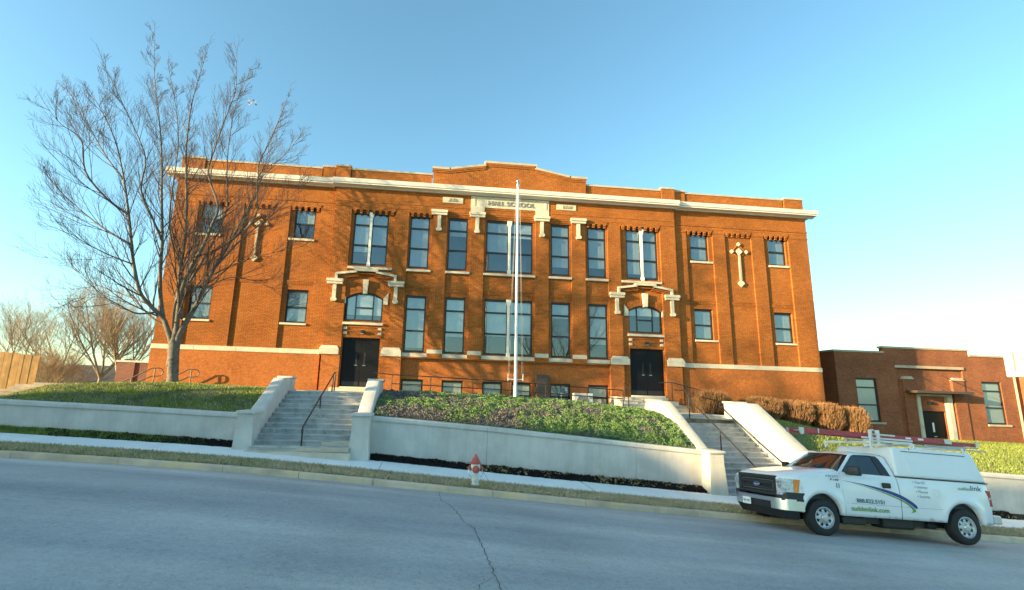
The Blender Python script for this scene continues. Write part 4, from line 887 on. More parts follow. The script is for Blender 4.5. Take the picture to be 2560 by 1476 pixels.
# ---------------------------------------------------------------- trees, hedges, ground cover
LIMBS = {
'trunk': [(-9.84, 20.5, 2.69), (-9.93, 20.5, 3.43), (-10.02, 20.5, 3.99), (-10.04, 20.5, 4.41)] ,
'a': [(-10.08, 20.5, 4.12), (-10.41, 20.5, 4.89), (-10.57, 20.5, 5.17), (-11.03, 20.3, 5.66), (-11.31, 20.0, 6.12), (-11.53, 19.7, 7.12), (-11.61, 19.5, 7.84), (-11.79, 19.3, 9.0), (-11.99, 19.1, 10.08), (-12.11, 19.0, 10.64), (-12.44, 18.8, 11.77), (-12.89, 18.6, 12.7), (-13.38, 18.5, 13.48)] ,
'b': [(-10.57, 20.5, 5.17), (-10.89, 20.6, 6.27), (-11.05, 20.6, 7.53), (-11.18, 20.7, 8.47), (-11.56, 20.8, 10.53), (-11.74, 20.9, 11.49), (-12.02, 21.0, 12.86), (-12.44, 21.1, 14.53), (-13.0, 21.3, 16.47), (-13.41, 21.5, 18.67)] ,
'c': [(-10.02, 20.5, 4.41), (-10.28, 20.8, 5.6), (-10.37, 21.0, 6.3), (-10.61, 21.3, 7.58), (-10.69, 21.5, 8.75), (-11.01, 21.8, 10.57), (-11.37, 22.0, 12.39), (-11.61, 22.2, 13.68), (-11.82, 22.5, 15.61), (-11.77, 22.6, 16.9), (-11.64, 22.8, 19.03)] ,
'd': [(-10.0, 20.5, 4.62), (-9.84, 20.1, 6.0), (-9.46, 19.7, 7.01), (-8.93, 19.3, 7.8), (-8.55, 19.0, 8.66), (-8.33, 18.8, 9.4), (-8.81, 18.7, 10.69), (-8.6, 18.5, 11.68), (-8.32, 18.3, 12.68), (-7.98, 18.1, 13.94), (-8.01, 17.9, 15.24)] ,
'e': [(-9.86, 20.5, 4.56), (-9.45, 20.5, 5.58), (-9.16, 20.5, 6.48), (-8.93, 20.6, 7.34), (-8.52, 20.8, 8.58), (-8.1, 21.0, 10.04), (-7.79, 21.2, 11.3), (-8.0, 21.4, 12.36), (-7.67, 21.5, 13.63), (-7.38, 21.7, 15.14), (-7.19, 21.8, 16.19)] ,
'f': [(-10.07, 20.9, 5.25), (-10.31, 21.3, 6.36), (-10.01, 21.7, 7.72), (-9.75, 22.1, 9.0), (-9.57, 22.5, 10.68), (-9.87, 22.7, 12.48), (-10.1, 23.0, 14.47), (-10.12, 23.3, 16.58), (-9.67, 23.5, 18.7)] ,
'g': [(-10.77, 20.4, 5.4), (-11.34, 20.0, 5.27), (-11.88, 19.5, 5.58), (-12.22, 19.2, 5.71), (-12.99, 18.9, 5.55)] ,
'h': [(-11.2, 20.7, 8.46), (-11.51, 20.3, 9.31), (-11.86, 19.9, 10.28), (-11.72, 19.6, 11.51), (-12.25, 19.3, 12.8), (-12.87, 19.0, 14.01), (-13.33, 18.7, 14.97)] ,
'i': [(-11.79, 19.3, 9.0), (-12.42, 18.9, 9.45), (-13.08, 18.5, 10.31), (-13.24, 18.2, 11.43), (-13.87, 17.9, 11.9), (-14.33, 17.7, 12.49)] ,
'j': [(-11.61, 19.5, 7.84), (-13.15, 19.9, 8.68), (-14.82, 20.3, 9.86), (-15.95, 20.6, 10.84)] ,
'k': [(-10.61, 21.3, 7.58), (-11.24, 21.5, 8.72), (-11.6, 21.7, 10.07), (-11.77, 21.9, 12.66), (-12.01, 22.1, 14.17), (-12.56, 22.3, 16.01), (-13.16, 22.5, 17.7)] ,
'l': [(-8.93, 20.6, 7.34), (-8.1, 20.8, 8.69), (-7.21, 21.1, 9.81), (-6.49, 21.4, 10.89), (-6.07, 21.7, 12.17)] ,
'm': [(-9.03, 20.6, 7.03), (-7.88, 20.2, 7.52), (-6.6, 19.8, 7.86), (-5.27, 19.4, 8.12)] ,
'n': [(-9.16, 20.5, 6.48), (-8.34, 21.0, 7.09), (-7.37, 21.4, 7.0), (-6.32, 21.8, 6.58)] ,
'o': [(-11.03, 20.3, 5.66), (-12.25, 20.7, 6.07), (-13.74, 21.0, 6.58), (-14.96, 21.3, 7.34)] ,
'p': [(-11.53, 19.7, 7.12), (-12.31, 19.3, 7.39), (-13.08, 18.9, 7.78), (-13.63, 18.6, 8.2)] ,
'q': [(-8.52, 20.8, 8.58), (-7.52, 20.5, 9.65), (-7.5, 20.2, 11.36), (-6.55, 19.9, 12.07), (-5.86, 19.6, 12.88)] ,
'u': [(-12.07, 19.1, 10.33), (-13.25, 19.5, 11.58), (-14.56, 19.9, 13.34), (-15.41, 20.2, 14.57)] ,
}
class Tubes:
    """many tapering twigs into one numpy mesh"""
    def __init__(s, k=3): s.k = k; s.V = []; s.F = []; s.n = 0
    def add(s, pts, r0, r1):
        P = np.asarray(pts, float); n = len(P); k = s.k
        d = np.gradient(P, axis=0); d /= np.linalg.norm(d, axis=1)[:, None] + 1e-9
        ref = np.array([.3, .5, .81]); a = np.cross(d, ref); a /= np.linalg.norm(a, axis=1)[:, None] + 1e-9; b = np.cross(d, a)
        r = np.linspace(r0, r1, n)[:, None, None]; t = np.arange(k) * 2 * np.pi / k
        ring = P[:, None, :] + r * (np.cos(t)[None, :, None] * a[:, None, :] + np.sin(t)[None, :, None] * b[:, None, :])
        s.V.append(ring.reshape(-1, 3))
        i = np.arange(n - 1)[:, None] * k; j = np.arange(k)[None, :]; j2 = (j + 1) % k
        s.F.append((np.stack([i + j, i + j2, i + k + j2, i + k + j], -1).reshape(-1, 4)) + s.n); s.n += n * k
    def build(s, name, m, parent=None, smooth=False):
        return np_mesh(name, m, np.concatenate(s.V), np.concatenate(s.F), parent, smooth)
def catmull(pts, per=4):
    P = [np.array(p, float) for p in pts]; P = [2 * P[0] - P[1]] + P + [2 * P[-1] - P[-2]]; out = []
    for i in range(1, len(P) - 2):
        for j in range(per):
            t = j / per
            out.append(.5 * (2 * P[i] + (P[i + 1] - P[i - 1]) * t + (2 * P[i - 1] - 5 * P[i] + 4 * P[i + 1] - P[i + 2]) * t * t + (3 * P[i] - P[i - 1] - 3 * P[i + 1] + P[i + 2]) * t ** 3))
    out.append(P[-2]); return np.array(out)
def rvec(rg): v = rg.normal(size=3); return v / np.linalg.norm(v)
def sprout(T, base, d, L, r, level, rg, up, nch, spread, droop=0.):
    """one branch that curves towards the light and bears smaller ones"""
    n = 6 if level > 1 else 4; pts = [np.array(base, float)]; d = d / np.linalg.norm(d); kink = rg.normal(size=3) * .12
    for i in range(n):
        d = d + np.array([0, 0, up]) / n + kink / n + rg.normal(size=3) * .06; d /= np.linalg.norm(d); pts.append(pts[-1] + d * L / n)
    T[level].add(pts, r, max(r * .35, .003))
    if level == 0: return
    P = np.array(pts)
    for c in range(nch[level]):
        t = .22 + .76 * (c + rg.random()) / nch[level]; f = t * n; i = min(n - 1, int(f)); p = P[i] + (P[i + 1] - P[i]) * (f - i)
        ax = P[i + 1] - P[i]; ax /= np.linalg.norm(ax); side = np.cross(ax, rvec(rg)); side /= np.linalg.norm(side) + 1e-9
        nd = ax * math.cos(spread) + side * math.sin(spread)
        sprout(T, p, nd, L * (.62 - .3 * t) * rg.uniform(.75, 1.25) * (1.15 if level == 1 else 1), max(.0038, r * (1 - .6 * t) * .55), level - 1, rg, up * 1.05, nch, spread)
# the big bare tree on the left bank
rg = np.random.default_rng(11)
tree = thing('bare_tree', 'tall bare many-stemmed tree on the left bank in front of the school', 'tree', (-9.85, 20.5, 2.6))
tr = Tubes(10); tp = catmull([(-9.80, 20.5, 2.35), (-9.86, 20.5, 2.72), (-9.93, 20.5, 3.4), (-10.0, 20.5, 4.0), (-10.04, 20.5, 4.5)])
rad = np.interp(np.linspace(0, 1, len(tp)), [0, .12, .3, .75, 1], [.36, .25, .205, .20, .10])
mb = MB(); mb.tube([tuple(p) for p in tp], [float(v) for v in rad], 14)
mb.v = [tuple(Vector(v) + Vector((mnoise.noise(Vector(v) * 4), mnoise.noise(Vector(v) * 4 + Vector((9, 0, 0))), 0)) * .03) for v in mb.v]; mb.build('trunk', 'trunk', tree, smooth='all')
R0 = dict(a=.125, b=.095, c=.13, d=.105, e=.12, f=.075, g=.045, h=.055, i=.055, j=.05, k=.055, l=.05, m=.034, n=.03, o=.036, p=.034, q=.045, u=.04)
T = {0: Tubes(3), 1: Tubes(3), 2: Tubes(4)}
for key, pts in LIMBS.items():
    if key == 'trunk': continue
    if key in 'acde': pts = [{'a': (-10.0, 20.5, 3.3), 'c': (-9.99, 20.56, 3.5), 'd': (-9.95, 20.44, 3.5), 'e': (-9.93, 20.5, 3.5)}[key]] + pts
    P = catmull(pts, 5); r0 = R0[key]; mb = MB(); nP = len(P)
    rr = [max(.008, r0 * (1 - .93 * (i / (nP - 1)) ** .8) + (.05 * max(0, 1 - i / 7) if key in 'acde' else 0)) for i in range(nP)]
    mb.tube([tuple(p) for p in P], rr, 7); mb.build('limb', 'trunk', tree, smooth='all')
    seg = np.linalg.norm(np.diff(P, axis=0), axis=1); total = seg.sum(); cum = np.concatenate([[0], np.cumsum(seg)])
    cnt = int(total * 3.0); ctr = np.array([-10.5, 20.8, 0.])
    for c in range(cnt):
        s_ = total * (.14 + .85 * (c + rg.random()) / cnt)
        if key == 'g': s_ = total * (.3 + .7 * (c + .5) / cnt)
        i = min(nP - 2, int(np.searchsorted(cum, s_)) - 1); i = max(0, i); f = (s_ - cum[i]) / seg[i]; p = P[i] + (P[i + 1] - P[i]) * f
        ax = P[i + 1] - P[i]; ax /= np.linalg.norm(ax); side = np.cross(ax, rvec(rg)); side /= np.linalg.norm(side)
        out = p - ctr; out[2] = 0; no = np.linalg.norm(out)
        if no > .3: side = side * .9 + out / no * .35
        side /= np.linalg.norm(side); ang = rg.uniform(.45, .85); nd = ax * math.cos(ang) + side * math.sin(ang)
        tt = s_ / total; L = (2.7 - 2.05 * tt) * rg.uniform(.6, 1.2)
        if p[2] > 15: L *= .75
        if p[2] < 7: nd = nd + side * .3; L *= 1.15
        sprout(T, p, nd, L, max(.012, rr[i] * .42), 2, rg, .55, {2: 7, 1: 4}, .58)
    # a whip at the tip
    sprout(T, P[-1], P[-1] - P[-3], .7, .009, 1, rg, .2, {1: 5}, .5)
T[2].build('branches', 'twig', tree, True); T[1].build('twigs', 'twig', tree); T[0].build('fine_twigs', 'twig', tree)
mb = MB(); cl = np.array((-8.56, 21.2, 15.4))
for i in range(16):
    p = cl + rg.normal(size=3) * np.array([.14, .12, .10]); u = rvec(rg) * .07; v = rvec(rg) * .045; mb.quad(p - u, p - v, p + u, p + v)
mb.build('dead_leaf_cluster', 'straw', tree, fix=False)

def far_tree(seed, H, W, name_mat='far_bark', stems=5, trunk=.30, fork=.22, lv=(7, 6, 4)):
    """parts of one bare tree standing at the origin"""
    rg = np.random.default_rng(seed); T = {0: Tubes(3), 1: Tubes(3), 2: Tubes(4), 3: Tubes(6)}; tk = Tubes(8)
    z = H * fork; lean = rg.normal(size=2) * .03 * H
    tk.add(catmull([(0, 0, -.6), (lean[0] * .3, lean[1] * .3, z * .5), (lean[0], lean[1], z)], 4), trunk, trunk * .75)
    for s in range(stems):
        a = 2 * math.pi * s / stems + rg.uniform(-.4, .4); tilt = rg.uniform(.25, .85)
        d = np.array([math.cos(a) * math.sin(tilt) * W, math.sin(a) * math.sin(tilt) * W, math.cos(tilt)])
        sprout(T, (lean[0], lean[1], z * rg.uniform(.8, 1)), d, H * rg.uniform(.55, .8), trunk * .5, 3, rg, .5, {3: lv[0], 2: lv[1], 1: lv[2]}, .6)
    return tk, T
def plant_tree(label, seed, loc, H, W, cat='tree', name='bare_tree', group=None, bark='far_bark', **k):
    t = thing(name, label, cat, loc, group); tk, T = far_tree(seed, H, W, **k)
    for o in (tk, T[3], T[2], T[1], T[0]): o.V = [v + np.array(loc) for v in o.V]
    tk.build('trunk', bark, t, True); T[3].build('limbs', bark, t, True)
    T[2].V += T[1].V; n2 = T[2].n; T[2].F += [f + n2 for f in T[1].F]; n3 = T[2].n + T[1].n; T[2].V += T[0].V; T[2].F += [f + n3 for f in T[0].F]
    T[2].build('crown', bark, t); return t
BG = [(-35.5, 46, 8.3, 'slender bare tree above the wooden fence at the left edge'), (-33.2, 44.5, 8.5, 'bare tree just right of the fence end with upswept twigs'),
      (-30.6, 45, 8.6, 'bare tree with forked dark trunk left of the tan thicket'), (-28.2, 46, 10.1, 'broad bare tan tree rising highest behind the left bank'),
      (-25.8, 44, 9.8, 'bare tree with a burly fork close to the left wall of the school')]
for i, (x, y, zt, lb) in enumerate(BG):
    z0 = lawn_z(x, y); plant_tree(lb, 40 + i, (x, y, z0), (zt - z0) * .96, [.8, .9, .9, 1.1, 1.0][i], group='bare trees behind the left bank', stems=[3, 3, 4, 6, 6][i], trunk=[.12, .12, .14, .19, .20][i], fork=.28, lv=(12, 9, 5))
TH = [(-24.6, 36, 5.4, 'tan leafless thicket low behind the bank next to the maroon building'), (-27.2, 38, 5.3, 'leafless tangled bush in front of the broad tan tree'), (-29.5, 39, 4.4, 'low leafless bush before the far dark roof')]
for i, (x, y, zt, lb) in enumerate(TH):
    z0 = lawn_z(x, y); plant_tree(lb, 60 + i, (x, y, z0), (zt - z0) * .9, 1.5, 'bush', 'bare_bush', 'leafless thickets behind the left bank', stems=12, trunk=.055, fork=.06, lv=(11, 8, 5))

# clipped leafless hedges
def hedge(label, x, y, w, zt, seed):
    rg = np.random.default_rng(seed); z0 = lawn_z(x, y) - .03; h = zt - z0
    t = thing('hedge_bush', label, 'hedge', (x, y, z0), 'clipped leafless hedge bushes')
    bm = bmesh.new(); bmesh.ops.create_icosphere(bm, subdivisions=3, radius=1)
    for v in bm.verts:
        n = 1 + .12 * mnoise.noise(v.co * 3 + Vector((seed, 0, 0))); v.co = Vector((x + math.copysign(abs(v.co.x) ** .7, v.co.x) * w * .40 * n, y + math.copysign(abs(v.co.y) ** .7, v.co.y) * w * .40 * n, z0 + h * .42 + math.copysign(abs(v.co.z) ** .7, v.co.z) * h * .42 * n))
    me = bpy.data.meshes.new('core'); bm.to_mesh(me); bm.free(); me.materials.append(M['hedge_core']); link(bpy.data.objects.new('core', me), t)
    T = Tubes(3)
    for i in range(2300):
        while True:
            u, v = rg.uniform(-1, 1, 2)
            if u ** 4 + v ** 4 <= 1: break
        e = (1 - (u ** 4 + v ** 4)) ** .25                       # rounded box
        q = rg.uniform(.55, 1) if rg.random() < .35 else rg.uniform(.9, 1.02)
        tip = np.array([u * w * .5, v * w * .5, h * (.12 + .88 * e) * q]); base = np.array([u * w * .34 + rg.normal() * .03, v * w * .34 + rg.normal() * .03, tip[2] * rg.uniform(0, .45)])
        mid = (base + tip) / 2 + rg.normal(size=3) * .03; o = np.array([x, y, z0])
        T.add([base + o, mid + o, tip + o + rg.normal(size=3) * .04], .009, .005)
    stuff(T.build('stems', 'hedge_twig', t))
for i, (x, y, w, zt, lb) in enumerate(((12.95, 21.9, 1.8, 3.05, 'pale tan hedge bush just behind the top of the right steps'), (15.2, 21.6, 1.7, 2.83, 'brown hedge bush right of the cream cheek wall'),
        (16.8, 21.6, 1.5, 2.73, 'brown hedge bush second from the cream cheek wall'), (18.25, 21.6, 1.45, 2.66, 'brown hedge bush between the corner of the school and the annex window'), (19.6, 21.6, 1.3, 2.5, 'low hedge bush at the end of the row by the annex window'))):
    hedge(lb, x, y, w, zt, 70 + i)

# ground cover: leaves and blades as real little faces
def scatter(name, m, n, xr, yr, zf, size, h, seed, mask=None, lie=.5, blade=False):
    rg = np.random.default_rng(seed); x = rg.uniform(*xr, n); y = rg.uniform(*yr, n)
    if mask is not None:
        keep = np.array([mask(a, b) for a, b in zip(x, y)]); x, y = x[keep], y[keep]; n = len(x)
    z = np.array([zf(a, b) for a, b in zip(x, y)])
    s = size * rg.uniform(.6, 1.4, n)
    bump = np.array([mnoise.noise(Vector((a * 2.6, b * 2.6, seed))) * .5 + mnoise.noise(Vector((a * 7, b * 7, seed))) * .35 + .45 for a, b in zip(x, y)])
    c = np.stack([x, y, z + np.clip(bump, 0, 2) * h * rg.uniform(.3, 1, n)], 1)
    if blade:
        a = rg.uniform(0, 2 * np.pi, n); w = np.stack([np.cos(a), np.sin(a), 0 * a], 1) * (s * .09)[:, None]
        tip = np.stack([rg.normal(0, lie, n), rg.normal(0, lie, n) - .12, np.ones(n)], 1); tip *= (s / np.linalg.norm(tip, axis=1))[:, None]
        base = c.copy(); base[:, 2] = z - .01 + np.clip(bump, 0, 2) * h * .3
        V = np.stack([base - w, base + w, base + tip * .6 + w * .7, base + tip], 1)
    else:
        u = rg.normal(size=(n, 3)); u /= np.linalg.norm(u, axis=1)[:, None]; v = np.cross(u, rg.normal(size=(n, 3))); v /= np.linalg.norm(v, axis=1)[:, None]
        V = np.stack([c - u * s[:, None], c - v * s[:, None] * .5, c + u * s[:, None], c + v * s[:, None] * .5], 1)
    F = np.arange(n * 4).reshape(n, 4)
    return stuff(np_mesh(name, m, V.reshape(-1, 3), F))
def nz(x, y, s, k): return mnoise.noise(Vector((x * s, y * s * 1.3, k))) + .5 * mnoise.noise(Vector((x * s * 2.7, y * s * 3, k + 5)))
inmid = lambda x, y: -1.62 < x < 9.1
patch = lambda x, y: nz(x, y, .55, 3.3) + (.30 if x > 5.5 else 0) + (.18 if 0 < x < 3 and y > 17.6 else 0) - (.5 if x < -.3 and y > 18.2 else 0) - (.3 if x < 3 and y < 17.1 else 0) - (.15 if 2 < x < 5 and y > 17 else 0)
scatter('ground_cover', 'cover', 150000, (-1.62, 9.1), (16.42, 20.2), lawn_z, .024, .20, 5, lambda x, y: patch(x, y) + random.uniform(-.35, .35) > -.08)
scatter('dry_ground_cover', 'dead_cover', 120000, (-1.62, 9.1), (16.42, 20.2), lawn_z, .024, .16, 6, lambda x, y: patch(x, y) + random.uniform(-.45, .45) < .12)
scatter('bank_grass', 'grass', 110000, (-20, -5.52), (16.42, 20.6), lawn_z, .085, .10, 7, None, .7, True)
scatter('dry_bank_grass', 'dry_grass', 40000, (-20, -5.52), (16.42, 20.6), lawn_z, .085, .08, 8, lambda x, y: nz(x, y, .5, 9) + random.uniform(-.4, .4) > .0, .7, True)
scatter('dark_bank_weeds', 'dead_cover', 5000, (-14, -5.52), (16.42, 18.8), lawn_z, .05, .10, 18, lambda x, y: nz(x, y, .6, 2) > .05)
scatter('right_bank_grass', 'grass', 60000, (13.3, 36), (16.42, 27.9), lawn_z, .09, .03, 9, None, .5, True)
vz = lambda x, y: side_z(x, y) - .01
scatter('verge_grass', 'dry_grass', 75000, (-14, 20), (13.19, 14.26), vz, .085, .03, 10, None, .8, True)
scatter('green_verge_grass', 'grass', 26000, (-14, 20), (13.19, 14.26), vz, .08, .03, 11, lambda x, y: nz(x, y, .4, 1) + (.45 if x < -4 else -.3) + random.uniform(-.3, .3) > .1, .8, True)
bz = lambda x, y: side_z(x, y) + .13 * min(1, (y - 15.74) / .3)
scatter('bark_mulch', 'mulch', 26000, (-11, 20), (15.66, 16.1), bz, .035, .09, 12, lambda x, y: not (-5.4 < x < -1.8 or 9.2 < x < 12.9))
scatter('straw_litter', 'straw', 2600, (-1.5, 20), (15.74, 16.12), bz, .045, .12, 13, lambda x, y: x > 12.9 or x < 9.3 and nz(x, y, .8, 4) > -.1)
scatter('wall_foot_weeds', 'grass', 15000, (-16, -6.4), (15.72, 16.1), bz, .075, .06, 14, lambda x, y: random.random() < min(1, (-6.2 - x) / 3), .6, True)
# ---------------------------------------------------------------- the white service truck (local axes: x back along the truck, y towards the kerb, z up)
TP = Vector((9.344, 12.298, -.478))
lv_ = Vector((.998423, .009246, -.055366)).normalized(); s0 = Vector((-.00926, .999957, 0)); h0 = lv_.cross(s0)
ro = math.radians(-5.0); sv_ = s0 * math.cos(ro) + h0 * math.sin(ro); hv_ = lv_.cross(sv_)
truck = thing('pickup_truck', 'white service pickup truck with camper shell and blue stripe parked at the kerb', 'truck', TP)
truck.rotation_mode = 'QUATERNION'
truck.rotation_quaternion = Matrix(((lv_.x, sv_.x, hv_.x), (lv_.y, sv_.y, hv_.y), (lv_.z, sv_.z, hv_.z))).to_quaternion()
def tb(mb, name, m, parent=None, **k):
    o = mb.build(name, m, None, **k); o.parent = parent or truck; return o
WB = 3.68; RW = .40
def top_line(l): return float(np.interp(l, [-.93, -.75, .0, .5, .62, 2.02, 2.03, 4.50], [1.20, 1.26, 1.36, 1.425, 1.44, 1.425, 1.425, 1.425]))
def side_w(z): return float(np.interp(z, [.30, .46, .60, .76, .80, 1.05, 1.25, 1.44], [.90, .945, .968, .978, .985, .99, .975, .935]))
def side_s(l, z):
    s = side_w(z)
    if l < -.45: s -= .16 * ((-.45 - l) / .5) ** 2
    if l > 4.2: s -= .05 * ((l - 4.2) / .3) ** 2
    for c in (0, WB):
        r = math.hypot(l - c, z - .43); s += .045 * max(0, 1 - abs(r - .57) / .14) * (1 if z > .45 else .5)
    return s
def bottom_line(l):
    b = .47
    if l < -.47: b = .72
    if l > 4.06: b = .47
    for c in (0, WB):
        d = abs(l - c)
        if d < .50: b = max(.47, .43 + math.sqrt(.50 ** 2 - d * d))
        elif c == 0 and l < -.47: b = .76
    return b
cols = sorted(set(lin(-.93, -.5, .08) + [-.499, -.49, -.47, -.44, -.4] + lin(-.36, .36, .06) + [.4, .44, .47, .49, .499] + lin(.52, 3.16, .12) + [3.181, 3.19, 3.21, 3.24, 3.28] + lin(3.32, 4.04, .06) + [4.08, 4.12, 4.15, 4.17, 4.179] + lin(4.22, 4.5, .07)))
for (a, b, nm_) in ((-.93, .53, 'front_wing'), (.535, 2.015, 'door'), (2.03, 4.5, 'bed_side')):
    for sd in (-1, 1):
        mb = MB(); cc = [l for l in cols if a < l < b]; cc = [a] + cc + [b]; rows = 12
        for l in cc:
            z0, z1 = bottom_line(l), top_line(l)
            for j in range(rows + 1): z = z0 + (z1 - z0) * j / rows; mb.v.append((l, sd * side_s(l, z), z))
        n = rows + 1; mb.f = [(i * n + j, (i + 1) * n + j, (i + 1) * n + j + 1, i * n + j + 1) for i in range(len(cc) - 1) for j in range(rows)]
        # return lip
        k = len(mb.v)
        for i, l in enumerate(cc): v = mb.v[i * n]; mb.v.append((v[0], v[1] - sd * .12, v[2]))
        mb.f += [(i * n, (i + 1) * n, k + i + 1, k + i) for i in range(len(cc) - 1)]
        o = tb(mb, nm_, 'white', smooth='all')
        if nm_ == 'door':
            h = MB(); h.box(1.575, 1.79, sd * 1.0 - .025, sd * 1.0 + .02, 1.15, 1.27, .02); tb(h, 'door_handle', 'black_plastic', o)
        if sd < 0:
            if nm_ == 'bed_side':
                h = MB(); h.lathe([(.10, .0), (.108, -.006), (.10, -.010), (.001, -.011)], (3.02, -.985, 1.13), 'y', 24); tb(h, 'fuel_flap', 'white', o)
# crease and seams
def seam(pts, w=.006, name='panel_gap', m='black_plastic', off=.003):
    mb = MB()
    for (l0, z0), (l1, z1) in zip(pts[:-1], pts[1:]):
        dx, dz = l1 - l0, z1 - z0; q = math.hypot(dx, dz); nx, nz_ = -dz / q * w, dx / q * w
        mb.quad(*[(l, -(side_s(l, z) + off), z) for l, z in ((l0 - nx, z0 - nz_), (l0 + nx, z0 + nz_), (l1 + nx, z1 + nz_), (l1 - nx, z1 - nz_))])
    return tb(mb, name, m, fix=False)
seam([(2.022, z) for z in lin(1.43, .5, .08)] + [(2.0, .475)], .010)
seam([(.53, z) for z in lin(1.42, .48, .08)], .004, m='grey_plastic')
seam([(l, .755) for l in lin(.45, 3.10, .1)], .004, m='pale_print')
# bonnet, scuttle
mb = MB(); LS = [-.955, -.945, -.92, -.86, -.7, -.4, 0, .3, .58]; ZF = [1.16, 1.22, 1.26, 1.285, 1.325, 1.37, 1.415, 1.445, 1.47]; SS = [-1, -.97, -.9, -.78, -.55, -.3, 0, .3, .55, .78, .9, .97, 1]
for l, zc in zip(LS, ZF):
    e = side_s(max(l, -.93), top_line(l)) - .002
    for s in SS: mb.v.append((l, s * e, zc + .0 + .025 * (1 - s * s) + (.018 if .35 < abs(s) < .8 and l > -.9 else 0) - (zc - top_line(max(l, -.93)) + .004) * abs(s) ** 6 - .025 * abs(s) ** 12))
n = len(SS); mb.f = [(i * n + j, i * n + j + 1, (i + 1) * n + j + 1, (i + 1) * n + j) for i in range(len(LS) - 1) for j in range(n - 1)]
tb(mb, 'bonnet', 'white', smooth='all')
mb = MB(); mb.box(.50, .66, -.80, .80, 1.435, 1.462); tb(mb, 'scuttle', 'black_plastic')
for s in (-.35, .28): mb = MB(); mb.tube([(.60, s, 1.475), (.66, s + .25, 1.515), (.74, s + .5, 1.565)], .010, 5); tb(mb, 'wiper', 'black_plastic')
# cab: pillars and roof as one shell, glass set in it
TOPZ = 1.90
def gs(z): return float(np.interp(z, [1.40, 1.50, 1.88, 1.93], [.915, .885, .69, .62]))
for sd in (-1, 1):
    mb = MB(); P = lambda l, z, o=0: (l, sd * (gs(z) + o), z)
    ring_out = [(.52, 1.44), (.72, 1.60), (1.06, 1.86), (1.13, 1.905), (1.55, 1.925), (1.92, 1.915), (2.0, 1.85), (2.02, 1.60), (2.02, 1.425)]
    ring_in = [(.66, 1.465), (.80, 1.585), (1.10, 1.825), (1.18, 1.862), (1.55, 1.875), (1.78, 1.865), (1.83, 1.82), (1.885, 1.60), (1.915, 1.435)]
    for i in range(len(ring_out) - 1): mb.quad(P(*ring_out[i]), P(*ring_out[i + 1]), P(*ring_in[i + 1]), P(*ring_in[i]))
    mb.quad(P(.52, 1.44), P(.66, 1.465), P(1.2, 1.40), P(.56, 1.40)); mb.quad(P(.66, 1.465), P(1.02, 1.45), P(1.22, 1.395), P(1.2, 1.40)); mb.quad(P(1.22, 1.395), P(1.915, 1.435), P(2.02, 1.425), P(2.02, 1.39))
    tb(mb, 'cab_side', 'white')
    mb = MB(); gl = [(.66, 1.465), (.80, 1.585), (1.10, 1.825), (1.18, 1.862), (1.55, 1.875), (1.66, 1.87), (1.71, 1.42), (1.22, 1.39), (1.16, 1.40), (1.03, 1.452)]
    mb.add([P(l, z, -.008) for l, z in gl], [tuple(range(len(gl)))]); tb(mb, 'side_window', 'car_glass')
    mb = MB(); gl = [(1.655, 1.872), (1.79, 1.868), (1.84, 1.82), (1.89, 1.60), (1.92, 1.432), (1.70, 1.418)]
    mb.add([P(l, z, .004) for l, z in gl], [tuple(range(len(gl)))]); tb(mb, 'quarter_panel', 'grey_plastic')
    mb = MB(); rim = [(.66, 1.465), (.80, 1.585), (1.10, 1.825), (1.18, 1.862), (1.55, 1.875), (1.79, 1.868)]
    mb.tube([P(l, z, .002) for l, z in rim], .010, 5); mb.tube([P(l, z, .002) for l, z in ((.66, 1.465), (1.03, 1.452), (1.16, 1.40), (1.22, 1.392), (1.92, 1.432))], .010, 5); tb(mb, 'window_seal', 'black_plastic')
    # mirror
    mb = MB(); lo = [(.66, sd * 1.02), (.74, sd * 1.27), (.84, sd * 1.28), (.84, sd * 1.03)]
    mb.hull([(l, s, 1.385) for l, s in lo], [(l - .01, s, 1.60) for l, s in lo]); o = bevelled(mb, .035, 'mirror', 'grey_plastic', None); o.parent = truck
    mb = MB(); mb.box(.70, .80, min(sd * .90, sd * 1.06), max(sd * .90, sd * 1.06), 1.40, 1.47, .015); tb(mb, 'mirror_arm', 'black_plastic', o)
mb = MB(); LR = [1.07, 1.14, 1.3, 1.55, 1.8, 1.95, 2.02]; ZR = [1.872, 1.905, 1.93, 1.945, 1.942, 1.93, 1.90]
for l, z in zip(LR, ZR):
    for s in (-1, -.93, -.7, -.35, 0, .35, .7, .93, 1): mb.v.append((l, s * .665, z + .015 * (1 - s * s) - .02 * abs(s) ** 8))
mb.f = [(i * 9 + j, i * 9 + j + 1, (i + 1) * 9 + j + 1, (i + 1) * 9 + j) for i in range(len(LR) - 1) for j in range(8)]; tb(mb, 'roof', 'white', smooth='all')
mb = MB(); n = 8
for i in range(n + 1):
    s = -1 + 2 * i / n; mb.v += [(.64 - .10 * (1 - s * s), s * .845, 1.463), (.88 - .085 * (1 - s * s), s * .755, 1.68), (1.115 - .07 * (1 - s * s), s * .655, 1.862 + .012 * (1 - s * s))]
mb.f = [(i * 3 + j, i * 3 + j + 1, i * 3 + 4 + j, i * 3 + 3 + j) for i in range(n) for j in range(2)]; ws = tb(mb, 'windscreen', 'car_glass', smooth='all')
for sd in (-1, 1):
    mb = MB(); mb.tube([(.63, sd * .85, 1.455), (.88, sd * .765, 1.685), (1.11, sd * .665, 1.868)], .026, 6); tb(mb, 'pillar', 'white', smooth=True)
for z in (1.78, 1.74): mb = MB(); mb.box(1.0 + (z - 1.76) * 1.2, 1.004 + (z - 1.76) * 1.2, -.66, -.62, z - .018, z + .018); tb(mb, 'sticker', 'white_letter', ws)
